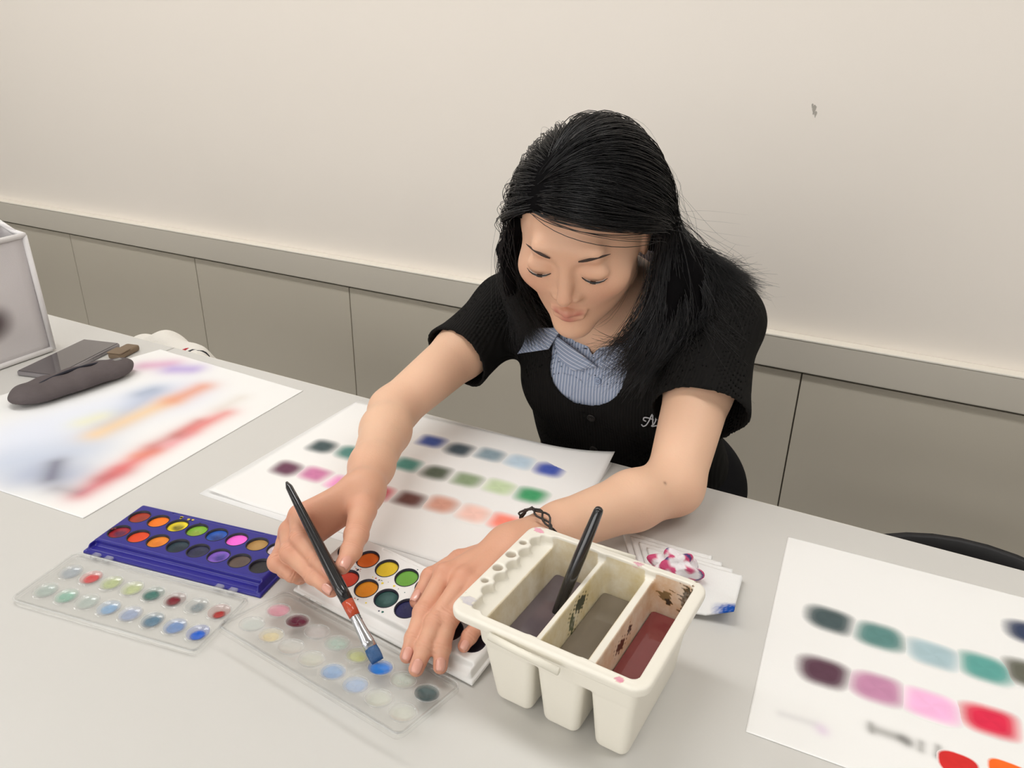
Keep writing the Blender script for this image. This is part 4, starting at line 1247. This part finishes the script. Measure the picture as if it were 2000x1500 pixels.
pl('body', np_mesh('body', V, Fc, True, np.hstack([c, np.ones((len(V), 1))])), M['skin'])
BODY_V = V

# nails
def nail(p, d, n, r, nl):
    s = np.cross(d, n)
    Vn, F = [], []
    nu, nv = 9, 7
    for i in range(nu):
        for j in range(nv):
            u = i / (nu - 1) * 2 - 1; v = j / (nv - 1) * 2 - 1
            wd = r * 0.74 * math.sqrt(max(0.0, 1 - (abs(u) ** 3.2) * 0.55))
            a = v * 0.95
            q = p + d * (u * r * 0.92 * nl - r * 0.28) + s * (wd * math.sin(a) * 1.12) + n * (r * (math.cos(a) * 0.80 + 0.24) + 0.0004 - 0.0009 * (u * 0.5 + 0.5) ** 2 - 0.0006 * (1 if u == -1 else 0))
            Vn.append(q)
    for i in range(nu - 1):
        for j in range(nv - 1):
            F.append((i * nv + j, (i + 1) * nv + j, (i + 1) * nv + j + 1, i * nv + j + 1))
    return np_mesh('fingernail', np.array(Vn), F)
for q in NAILS:
    o = pl('fingernail', nail(*q), M['nail'])
    md = o.modifiers.new('thickness', 'SOLIDIFY'); md.thickness = 0.0006; md.offset = 0

# ---- face details: eyes, lashes, brows
M['eye_white'] = mat('eye_white', rgb(226, 220, 214), 0.15, 0.5)
M['iris'] = mat('dark_iris', rgb(44, 28, 22), 0.1, 0.6)
M['hair'] = mat('black_hair', rgb(23, 22, 23), 0.34, 0.5, var=0.3, vscale=120)
M['brow'] = mat('brow_hair', rgb(62, 48, 42), 0.8)
for s in (-1, 1):
    lash = [hd(s * (.031 + .0165 * t), .0790 + .0104 * math.sqrt(max(0.02, 1 - t * t)), .0048 - .0030 * (1 - t * t)) for t in np.linspace(-.95, .95, 9)]
    pl('eyelashes', tube_mesh('eyelashes', lash, [.0003, .0006, .0008, .0009, .0009, .0009, .0008, .0006, .0003], 6), M['hair'])
    eye = [hd(s * (.031 + .0140 * t), .0775 + .0098 * math.sqrt(max(0.02, 1 - t * t)), .0028 - .0032 * (1 - t * t)) for t in np.linspace(-.9, .9, 9)]
    e_ = pl('eye', tube_mesh('eye', eye, [.0004, .0010, .0014, .0016, .0017, .0016, .0014, .0010, .0004], 8), M['eye_white'])
    pl('iris', tube_mesh('iris', eye[3:6], .00185, 8), M['iris'])
    brow = [hd(s * (.016 + .032 * t), .0900 - .0165 * t * t, .0310 + .0035 * math.sin(t * 2.6)) for t in np.linspace(0, 1, 8)]
    pl('eyebrow', tube_mesh('eyebrow', brow, [.0008, .0014, .0017, .0017, .0016, .0013, .0009, .0003], 8), M['brow'])

# ---- cardigan
def knit(name, c, stripe, vec, rough=0.9):
    m = mat(name, c, rough, 0.10)
    nt = m.node_tree; b = nt.nodes['Principled BSDF']
    tc = nt.nodes.new('ShaderNodeTexCoord')
    mp = nt.nodes.new('ShaderNodeMapping'); mp.inputs['Rotation'].default_value = vec
    wv = nt.nodes.new('ShaderNodeTexWave'); wv.bands_direction = 'X'; wv.inputs['Scale'].default_value = stripe; wv.inputs['Distortion'].default_value = 0.4; wv.inputs['Detail'].default_value = 0
    nt.links.new(tc.outputs['Object'], mp.inputs['Vector']); nt.links.new(mp.outputs['Vector'], wv.inputs['Vector'])
    bp = nt.nodes.new('ShaderNodeBump'); bp.inputs['Strength'].default_value = 0.55; bp.inputs['Distance'].default_value = 0.0012
    nt.links.new(wv.outputs['Fac'], bp.inputs['Height']); nt.links.new(bp.outputs['Normal'], b.inputs['Normal'])
    return m
M['knit'] = knit('black_rib_knit', rgb(27, 26, 25), 78, (0, 0, 0))

TC = np.array([-.346, 0, 0])
def torso_prims(o):
    sx = np.array([1.0, 0, 0])
    # (centre, half width, half depth) down the body, squeezed capsules
    out = []
    secs = [((-.358, 1.000, .872), .118, .062), ((-.350, 1.000, .800), .138, .092), ((-.345, 1.025, .720), .138, .096), ((-.341, 1.075, .620), .140, .098), ((-.341, 1.125, .540), .165, .110)]
    for (a, wa, da), (b, wb, db) in zip(secs[:-1], secs[1:]):
        f_ = ((da + db) / (wa + wb))
        out.append(cone(a, b, wa + o, wb + o, .03, (np.array([0, 1.0, 0.0]), f_)))
    out.append(ell((-.405, .945, .775), (.062 + o, .045 + o, .058 + o), None, .04))
    out.append(ell((-.285, .945, .785), (.062 + o, .045 + o, .058 + o), None, .04))
    out.append(cone(NECK + [-.02, .020, -.045], SH_R + [.0, .004, -.004], .052 + o, .046 + o, .04))
    out.append(cone(NECK + [.02, .020, -.045], SH_L + [.0, .004, -.004], .052 + o, .048 + o, .04))
    return out
def eval_prims(prims, X, Y, Z, kin=None):
    d = None
    for p in prims:
        e = p.f(X, Y, Z)
        d = e if d is None else smin(d, e, p.k if kin is None else kin)
    return d
def sleeve_prims(sh, el, r0, r1, end, droop):
    e = sh + (el - sh) * end
    return [cone(sh, e + droop, r0, r1, .02), cone(e + droop, e + droop + (el - sh) * .3, r1, r1, .01)]
SL_R, SL_L = 0.50, 0.58
def cardigan_d(X, Y, Z, o):
    d = eval_prims(torso_prims(o), X, Y, Z)
    sR = eval_prims(sleeve_prims(SH_R, EL_R, .053 + o, .0465 + o, SL_R, np.array([0, 0, -.002])), X, Y, Z)
    sL = eval_prims(sleeve_prims(SH_L, EL_L, .054 + o, .0565 + o, SL_L, np.array([.007, .006, -.004])), X, Y, Z)
    return d, sR, sL
lo, hi = np.array((-.63, .74, .50)), np.array((-.10, 1.26, 1.00))
cf = Field(lo, hi, 0.003)
sl, X, Y, Z = cf.sub(lo, hi)
def half(X, Y, Z, p, n): return ((X - p[0]) * n[0] + (Y - p[1]) * n[1] + (Z - p[2]) * n[2]).astype(np.float32)
d, sR, sL = cardigan_d(X, Y, Z, 0.0)
nR, nL = nrm(EL_R - SH_R), nrm(EL_L - SH_L + np.array([.02, 0, 0]))
pR, pL = SH_R + (EL_R - SH_R) * SL_R, SH_L + (EL_L - SH_L) * SL_L
inner = smin(smin(d, sR, .035), sL, .035)
outer = smin(smin(d, np.maximum(sR, half(X, Y, Z, pR, nR)), .035), np.maximum(sL, half(X, Y, Z, pL, nL)), .035)
# soft folds around armpits and waist
fold = 0.0022 * np.sin(70 * X + 40 * Z + 20 * Y) * np.sin(30 * Z - 25 * X)
shell = np.maximum(outer + fold, -(inner + fold + 0.0042))
# scooped neckline: open from the neck down to the front
nb = aty(1150, 782, .91)
scoop = eval_prims([cone((-.357, .90, .98), (nb[0] - .004, .88, nb[2] + .052), .085, .056, .01, (np.array([0, 1.0, 0]), 3.0)), ell((-.357, .985, .955), (.084, .085, .065))], X, Y, Z, .02)
front = half(X, Y, Z, (0, .985, 0), (0, 1.0, 0.0))
shell = np.maximum(shell, -np.maximum(scoop, front - 0.05))
cf.v[sl] = np.maximum(shell, (0.555 - Z) + 0 * X)
cV, cF = cf.mesh()
card = pl('cardigan', np_mesh('cardigan', cV, cF), M['knit'])

def trace(px, py, o=0.0, fn=None, d0=0.85):
    """point of the clothed torso seen at this pixel, o above the surface"""
    r = nrm(ROT @ np.array([(px - 1000) / FOC, (py - 750) / FOC, 1.0])); t = d0
    for _ in range(60):
        p = CAM + r * t
        X, Y, Z = (np.array([[[p[i]]]], np.float32) for i in range(3))
        e = float(eval_prims(torso_prims(o) if fn is None else fn(o), X, Y, Z)[0, 0, 0])
        if abs(e) < 2e-4 or t > 1.5: break
        t += e * 0.7
    return CAM + r * t
def tnormal(p):
    h = 0.002; g = []
    for i in range(3):
        q = [np.array([[[p[k] + (h if k == i else 0)]]], np.float32) for k in range(3)]
        s_ = [np.array([[[p[k] - (h if k == i else 0)]]], np.float32) for k in range(3)]
        g.append(float((eval_prims(torso_prims(0), *q) - eval_prims(torso_prims(0), *s_))[0, 0, 0]))
    return nrm(g)

# cardigan buttons and embroidery
M['black_button'] = mat('black_button', rgb(44, 42, 40), 0.3, 0.5)
def button(px, py, r, m, parent, off):
    p = trace(px, py, off); n = tnormal(p)
    bm = bmesh.new()
    me = lathe_mesh('button', [(r, 0.0), (r, 0.0013), (r * .88, 0.0019), (r * .72, 0.0012), (r * .1, 0.0012)], 20)
    q = Vector((0, 0, 1)).rotation_difference(Vector(n))
    o = pl('button', me, m, card if parent is card else parent)
    o.matrix_local = Matrix.Translation(Vector(p)) @ q.to_matrix().to_4x4()
    if parent is person: o.location = Vector(p) - PO
    hm = lathe_mesh('button_hole', [(r * .09, 0.0), (r * .09, 0.0016)], 8)
    for dx, dy in ((1, 1), (1, -1), (-1, 1), (-1, -1)):
        link('button_hole', hm, M['black_lacquer'], o, (dx * r * .24, dy * r * .24, 0))
    return o
button(1155, 816, .0060, M['black_button'], card, 0.0005)
button(1160, 878, .0060, M['black_button'], card, 0.0005)
M['thread'] = mat('white_thread', rgb(206, 206, 210), 0.7)
def stroke(pts, r=.0009):
    P = []
    for a, b in pts:
        p = trace(a, b, 0.0012); P.append(p)
    P = np.array(P)
    t = np.linspace(0, len(P) - 1, len(P) * 4 - 3)
    Q = np.stack([np.interp(t, np.arange(len(P)), P[:, i]) for i in range(3)], 1)
    for _ in range(2): Q[1:-1] = (Q[:-2] + 2 * Q[1:-1] + Q[2:]) / 4
    o = pl('embroidery', tube_mesh('embroidery', Q, r, 6), M['thread'], card)
for pts in ([(1253, 829), (1256, 833), (1262, 831), (1268, 822), (1273, 810), (1275, 809), (1275, 820), (1275, 830)], [(1262, 823), (1256, 820), (1258, 815), (1266, 816), (1277, 820)],
            [(1287, 812), (1284, 811), (1281, 815), (1281, 822), (1277, 829), (1272, 832), (1275, 833), (1282, 831), (1290, 832), (1295, 829)], [(1284, 820), (1290, 815), (1296, 812)]):
    stroke(pts)

# ---- shirt under the cardigan
def stripes(name, rot):
    m = mat(name, rgb(146, 162, 190), 0.8, 0.15)
    nt = m.node_tree; b = nt.nodes['Principled BSDF']
    tc = nt.nodes.new('ShaderNodeTexCoord')
    mp = nt.nodes.new('ShaderNodeMapping'); mp.inputs['Rotation'].default_value = rot
    wv = nt.nodes.new('ShaderNodeTexWave'); wv.bands_direction = 'X'; wv.inputs['Scale'].default_value = 70; wv.inputs['Distortion'].default_value = 0.4; wv.inputs['Detail'].default_value = 1
    nt.links.new(tc.outputs['Object'], mp.inputs['Vector']); nt.links.new(mp.outputs['Vector'], wv.inputs['Vector'])
    cr = nt.nodes.new('ShaderNodeValToRGB')
    cr.color_ramp.elements[0].position = 0.80; cr.color_ramp.elements[0].color = rgb(152, 165, 190)
    cr.color_ramp.elements[1].position = 0.95; cr.color_ramp.elements[1].color = rgb(212, 218, 230)
    nt.links.new(wv.outputs['Fac'], cr.inputs['Fac']); nt.links.new(cr.outputs['Color'], b.inputs['Base Color'])
    return m
M['shirt'] = stripes('blue_striped_cotton', (0, 0, 0))
M['shirt_collar'] = stripes('blue_striped_collar', (0, math.radians(72), 0))
sf = Field((-.50, .86, .70), (-.22, 1.08, .96), 0.0025)
sl, X, Y, Z = sf.sub((-1, -1, -1), (2, 2, 2))
dt = eval_prims(torso_prims(-.0068), X, Y, Z)
sh_ = np.maximum(dt, -(dt + .003))
vp = aty(1160, 690, .92)
wedge = np.maximum(np.abs(X - vp[0]) - (Z - vp[2]) * 0.62, Y - 0.975)
neckhole = eval_prims([cone(NECK + [0, .0, -.02], hd(0, -.03, -.05), .056, .060)], X, Y, Z)
sh_ = np.maximum(sh_, -wedge); sh_ = np.maximum(sh_, -neckhole)
sf.v[sl] = np.maximum(sh_, 0.715 - Z)
V, Fc = sf.mesh()
shirt = pl('shirt', np_mesh('shirt', V, Fc), M['shirt'])
M['shirt_button'] = mat('pale_blue_button', rgb(150, 166, 194), 0.3, 0.5)
button(1167, 744, .0052, M['shirt_button'], shirt, -.0062)
def leaf(name, ring, off, m, arch=0.0):
    """cloth patch over pixel outline (4 corners), lying off above the torso"""
    n = 12
    q = [np.array(a, float) for a in ring]
    Vv = []
    for i in range(n):
        for j in range(n):
            u, v = i / (n - 1), j / (n - 1)
            a = (1 - u) * (1 - v) * q[0] + u * (1 - v) * q[1] + u * v * q[2] + (1 - u) * v * q[3]
            p = trace(a[0], a[1], off + arch * math.sin(PI * v))
            Vv.append(p)
    Vv = np.array(Vv)
    i = np.arange(n * n).reshape(n, n)
    F = np.stack([i[:-1, :-1], i[1:, :-1], i[1:, 1:], i[:-1, 1:]], -1).reshape(-1, 4)
    o = pl(name, np_mesh(name, Vv, F), m, shirt)
    md = o.modifiers.new('thickness', 'SOLIDIFY'); md.thickness = 0.0022; md.offset = 1
    return o
leaf('collar', [(1022, 640), (1006, 692), (1072, 682), (1098, 640)], .0065, M['shirt_collar'], .003)
leaf('collar', [(1316, 662), (1329, 712), (1262, 690), (1240, 652)], .0065, M['shirt_collar'], .003)
leaf('lapel', [(1080, 650), (1092, 700), (1120, 724), (1168, 716)], .0006, M['shirt_collar'], .003)
leaf('lapel', [(1168, 716), (1214, 722), (1236, 690), (1205, 668)], .0006, M['shirt_collar'], .003)

# ---- lower body, seated
M['trousers'] = mat('black_trousers', rgb(24, 24, 26), 0.9, 0.1, bump=0.3, bscale=500)
lf = Field((-.58, .62, .06), (-.10, 1.34, .66), 0.006)
lf.add([ell((-.341, 1.14, .55), (.175, .125, .115), None, .05)] +
       [cone((-.341 + s * .085, 1.13, .525), (-.341 + s * .11, .72, .53), .088, .062, .04) for s in (-1, 1)] +
       [cone((-.341 + s * .11, .72, .52), (-.341 + s * .11, .76, .10), .060, .042, .03) for s in (-1, 1)])
V, Fc = lf.mesh()
pl('trousers', np_mesh('trousers', V, Fc), M['trousers'])
M['shoe'] = mat('black_shoe', rgb(30, 29, 30), 0.4)
for s in (-1, 1):
    fs = Field((-.05, -.2, 0.0), (.05, .07, .13), 0.004)
    fs.add([cone((0, 0, .045), (0, -.09, .036), .038, .034, .02), cone((0, -.09, .034), (0, -.15, .028), .036, .024, .02), cone((0, .005, .05), (0, .005, .10), .036, .040, .02)])
    V, Fc = fs.mesh(); V[:, 2] = np.maximum(V[:, 2], .001)
    pl('shoe', np_mesh('shoe', V + np.array([-.341 + s * .11, .76, 0]), Fc), M['shoe'])
st = tag(empty('stool', (-.341, 1.16, 0)), 'black padded stool the woman sits on', 'stool')
link('seat_pad', lathe_mesh('seat_pad', [(.02, .385), (.165, .385), (.18, .40), (.18, .425), (.165, .438), (.02, .438)], 32), M['black_seat'], st)
link('post', tube_mesh('post', [(0, 0, .05), (0, 0, .39)], .022), M['steel'], st)
link('base', lathe_mesh('base', [(.02, 0), (.19, 0), (.19, .008), (.03, .05), (.02, .05)], 32), M['steel'], st)

# ---- bracelet
M['bracelet'] = mat('black_bracelet', rgb(40, 32, 28), 0.4, 0.5)
bc = EL_L + (WR_L - EL_L) * 0.86
fx = nrm(WR_L - EL_L); a1 = nrm(np.cross(fx, UPZ)); b1 = np.cross(a1, fx)
for k in range(3):
    ring = []
    for t in np.linspace(0, 2 * PI, 49):
        off_ = fx * (0.004 * math.sin(6 * t + 2.1 * k) + (k - 1) * 0.0022)
        ring.append(bc + off_ + (a1 * math.cos(t) * .0300 + b1 * math.sin(t) * .0278) * (1.0 + .012 * math.cos(6 * t + 2 * k)))
    pl('bracelet_strand', tube_mesh('bracelet_strand', ring, 0.0011, 6, False), M['bracelet'])

# ---- hair
def head_d(P, o=0.0):
    q = (P - hd(0, -.012, .020)) @ HA.T / (np.array([.073, .091, .088]) + o)
    k0 = np.linalg.norm(q, axis=1); k1 = np.linalg.norm(q / (np.array([.073, .091, .088]) + o), axis=1) + 1e-9
    d1 = k0 * (k0 - 1) / k1
    r2 = np.array([.062, .060, .076]) + o
    q = (P - hd(0, .030, -.030)) @ HA.T / r2
    k0 = np.linalg.norm(q, axis=1); k1 = np.linalg.norm(q / r2, axis=1) + 1e-9
    d2 = k0 * (k0 - 1) / k1
    a, b = hd(0, -.025, -.060), NECK
    t = np.clip(((P - a) @ (b - a)) / ((b - a) @ (b - a)), 0, 1)
    d3 = np.linalg.norm(P - a - t[:, None] * (b - a), axis=1) - .053 - o
    return np.minimum(np.minimum(d1, d2), d3)
TP = torso_prims(0.004) + sleeve_prims(SH_R, EL_R, .057, .05, SL_R, np.zeros(3)) + sleeve_prims(SH_L, EL_L, .058, .06, SL_L, np.zeros(3))
def torso_d(P):
    X, Y, Z = (P[:, i].astype(np.float32) for i in range(3))
    return eval_prims(TP, X, Y, Z).astype(float)
def push(P, off, fn):
    d = fn(P) - off
    m = d < 0
    if m.any():
        Q = P[m]; h = 1e-3
        g = np.stack([fn(Q + np.eye(3)[i] * h) - fn(Q - np.eye(3)[i] * h) for i in range(3)], 1)
        g /= np.linalg.norm(g, axis=1)[:, None] + 1e-9
        P[m] = Q - g * d[m][:, None]
    return P
PART = -.046
RAD = np.array([.073, .091, .088]); CEN = np.array([0, -.012, .020])
def hair_limit(u): return np.interp(u, [-.075, -.05, -.01, .02, .05, .066, .080], [-.045, -.030, -.008, .014, .042, .058, .5])
def scalp(n, seed):
    r_ = np.random.default_rng(seed)
    out = []
    while sum(len(o) for o in out) < n:
        q = r_.normal(size=(n * 3, 3)); q /= np.linalg.norm(q, axis=1)[:, None]
        L = q * RAD + CEN
        out.append(L[(L[:, 1] < hair_limit(L[:, 2])) & (L[:, 2] > -.045)])
    return np.concatenate(out)[:n]
def ctrl(pts, a):
    """interpolate control points (front of the head ... back) at a in 0..1"""
    pts = np.array(pts); x = np.linspace(0, 1, len(pts))
    return np.stack([np.interp(a, x, pts[:, i]) for i in range(3)], 1)
W1 = {1: [hd(.083, -.002, .012), hd(.086, -.022, -.004), hd(.075, -.062, -.010), hd(.045, -.098, -.02), hd(.0, -.112, -.03)],
      -1: [hd(-.081, .030, .022), hd(-.085, .005, .0), hd(-.078, -.040, -.010), hd(-.045, -.095, -.02), hd(.0, -.112, -.03)]}
W2 = {1: [aty(1268, 585, .862), aty(1305, 575, .875), aty(1345, 540, .91), aty(1345, 480, .955), aty(1320, 480, 1.03)],
      -1: [aty(984, 470, .835), aty(985, 480, .85), aty(990, 500, .89), aty(1010, 520, .95), aty(1120, 520, 1.04)]}
W3 = {1: [aty(1222, 655, .852), aty(1275, 680, .86), aty(1362, 640, .895), aty(1388, 512, .965), aty(1380, 540, 1.05)],
      -1: [aty(985, 545, .845), aty(990, 560, .855), aty(1005, 580, .88), aty(1025, 600, .93), aty(1130, 600, 1.06)]}
W4 = {1: [aty(1172, 698, .862), aty(1222, 733, .860), aty(1325, 722, .880), aty(1432, 545, .962), aty(1420, 560, 1.05)],
      -1: [aty(1062, 662, .868), aty(1045, 655, .868), aty(1022, 640, .88), aty(1030, 640, .93), aty(1140, 660, 1.07)]}
def grow(L, seed, S=26, layer=(0.002, 0.0105), jit=.0055, wild=0.0):
    r_ = np.random.default_rng(seed)
    n = len(L)
    q0 = (L - CEN) / RAD
    part = PART + .45 * np.clip(.03 - L[:, 1], 0, .09)
    side = np.where(L[:, 0] > part + r_.normal(size=n) * .0035, 1, -1)
    # where in the bundle: front hair (and hair nearest the parting) in front, nape at the back
    az = np.arctan2(-(L[:, 1] - .045), np.abs(L[:, 0] - part) + .030)
    a = np.clip((az + .35) / 1.75, 0, 1)
    a = np.clip(a + r_.normal(size=n) * .05, 0, 1)
    off = r_.uniform(*layer, n)
    P = np.zeros((n, S, 3))
    nl = 46                                          # locks per side
    lock = np.round(a * nl) / nl
    lr = np.random.default_rng(99); lj = lr.normal(size=(nl + 2, 2, 3, 3))
    for sd in (1, -1):
        m = side == sd
        aa, lk = a[m], lock[m]
        mix = .55 * lk + .45 * aa
        J = lj[np.round(aa * nl).astype(int), 0 if sd > 0 else 1]
        w1 = ctrl(W1[sd], aa)
        outw = (w1 - HEAD) @ HA.T; outw[:, 2] = 0; outw = (outw / np.linalg.norm(outw, axis=1)[:, None]) @ HA
        w1 = w1 + outw * (off[m] * 1.5)[:, None] + HU * (r_.uniform(-.022, .016, m.sum()) * np.clip(aa * 3.5 - .3, 0, 1) + np.clip(.3 - aa, 0, 1) * .03)[:, None] + r_.normal(size=(m.sum(), 3)) * .003
        w2 = ctrl(W2[sd], mix) + J[:, 0] * .0045 + r_.normal(size=(m.sum(), 3)) * jit
        w3 = ctrl(W3[sd], mix) + J[:, 1] * .0075 + r_.normal(size=(m.sum(), 3)) * jit * 1.2
        w4 = ctrl(W4[sd], lk) + J[:, 2] * .011 + r_.normal(size=(m.sum(), 3)) * jit * 2.0
        # first part: hug the skull on the way to w1
        l1 = ((w1 - HEAD) @ HA.T - CEN) / RAD
        R1 = np.linalg.norm(l1, axis=1); u1 = l1 / R1[:, None]; u0 = q0[m]
        om = np.arccos(np.clip((u0 * u1).sum(1), -1, 1)) + 1e-6
        SA = S // 2
        lift = np.exp(-((np.abs(L[m, 0] - part[m])) / .02) ** 2) * .05
        for i in range(SA):
            t = i / SA
            w = (np.sin((1 - t) * om)[:, None] * u0 + np.sin(t * om)[:, None] * u1) / np.sin(om)[:, None]
            rr = 1.02 + (R1 - 1.0) * t ** 1.5 + off[m] / .088 * np.minimum(1, t * 4 + .2) + lift * math.sin(PI * min(1, t * 1.6)) + .05 * math.sin(PI * t)
            P[m, i] = HEAD + ((w * rr[:, None]) * RAD + CEN) @ HA
        # second part: hang through w1..w4
        prev = P[m, SA - 2]
        K = np.stack([prev, w1, w2, w3, w4, w4 + (w4 - w3) * .5], 1)
        SB = S - SA
        for i in range(SB):
            x = i / (SB - 1) * 3
            k = min(int(x), 2); f_ = x - k
            p0, p1, p2, p3 = K[:, k], K[:, k + 1], K[:, k + 2], K[:, k + 3]
            P[m, SA + i] = .5 * ((2 * p1) + (-p0 + p2) * f_ + (2 * p0 - 5 * p1 + 4 * p2 - p3) * f_ ** 2 + (-p0 + 3 * p1 - 3 * p2 + p3) * f_ ** 3)
    # waves towards the ends
    ph = lr.uniform(0, 6, nl + 2)[np.round(a * nl).astype(int)] + r_.normal(size=n) * .3
    for i in range(S // 2, S):
        t = (i - S // 2) / (S - S // 2)
        amp = .0085 * t
        P[:, i] += np.stack([np.cos(ph + 5 * t), .5 * np.sin(ph * 1.3 + 5 * t), np.sin(ph + 5 * t) * .6], 1) * amp
    if wild:
        drift = np.cumsum(np.cumsum(r_.normal(size=P.shape) * wild, axis=1), axis=1)
        P += drift
    for i in range(1, S):
        P[:, i] = push(P[:, i], off * .6 + .002, head_d)
        P[:, i] = push(P[:, i], off * .7 + .001, torso_d)
    return P
def strands_mesh(name, paths, rad, n=3, lens=None):
    N, S, _ = paths.shape
    Q = paths.copy()
    for _ in range(6): Q[:, 1:-1] = (Q[:, :-2] + 2 * Q[:, 1:-1] + Q[:, 2:]) / 4
    Tn = np.gradient(Q, axis=1); Tn /= np.linalg.norm(Tn, axis=2)[..., None] + 1e-9
    ref = np.array([0.3, 0.5, 0.81])
    a = np.cross(Tn, ref); a /= np.linalg.norm(a, axis=2)[..., None] + 1e-9
    b = np.cross(Tn, a)
    prof = np.interp(np.linspace(0, 1, S), [0, .1, .75, 1], [.7, 1, .9, .15])
    R = np.broadcast_to(np.asarray(rad), (N,))[:, None] * prof[None]
    V = np.stack([Q + R[..., None] * (math.cos(2 * PI * k / n) * a + math.sin(2 * PI * k / n) * b) for k in range(n)], 2)   # N,S,n,3
    idx = np.arange(N * S * n).reshape(N, S, n)
    F = []
    for k in range(n):
        k2 = (k + 1) % n
        F.append(np.stack([idx[:, :-1, k], idx[:, :-1, k2], idx[:, 1:, k2], idx[:, 1:, k]], -1).reshape(-1, 4))
    return np_mesh(name, V.reshape(-1, 3), np.concatenate(F))
# scalp cap under the strands
hc = Field(HEAD - np.array([.125, .125, .20]), HEAD + np.array([.215, .20, .125]), 0.003)
sl, X, Y, Z = hc.sub(HEAD - 1, HEAD + 1)
d = ell(hd(0, -.012, .020), (.0775, .0950, .0920), HA).f(X, Y, Z)
x, y, z = X - HEAD[0], Y - HEAD[1], Z - HEAD[2]
ls, lf_, lu = [HA[i, 0] * x + HA[i, 1] * y + HA[i, 2] * z for i in range(3)]
lim = hair_limit(lu)
hc.v[sl] = np.maximum(np.maximum(d, lf_ - lim), -.065 - lu).astype(np.float32)
def core(sd, a, r1, r2, r3):
    q = [ctrl(W[sd], np.array([a]))[0] for W in (W1, W2, W3)]
    return [cone(hd(sd * .055, -.03, .03), q[0], .012, r1, .01), cone(q[0], q[1], r1, r2, .01), cone(q[1], q[2], r2, r3, .01)]
hc.add(core(1, .30, .010, .014, .010), .004); hc.add(core(1, .48, .016, .018, .012), .006); hc.add(core(1, .62, .016, .016, .010), .006)
hc.add([cone(hd(.070, -.030, .03), hd(.081, -.034, -.035), .010, .013)], .004)
hc.add(core(-1, .35, .010, .010, .008), .004); hc.add(core(-1, .55, .012, .014, .010), .006)
V, Fc = hc.mesh()
M['hair_core'] = mat('black_hair_underlayer', rgb(15, 14, 15), 0.95, 0.04)
hair = pl('hair', np_mesh('hair', V, Fc), M['hair_core'])
NS = 8200
L0 = scalp(NS, 11)
pl('hair_strands', strands_mesh('hair_strands', grow(L0, 12), rng.uniform(.00032, .00058, NS)), M['hair'], hair)['kind'] = 'stuff'
L1 = scalp(150, 21)
pl('flyaway_hairs', strands_mesh('flyaway_hairs', grow(L1, 22, 26, (.003, .014), .009, .0004), .00014), M['hair'], hair)['kind'] = 'stuff'
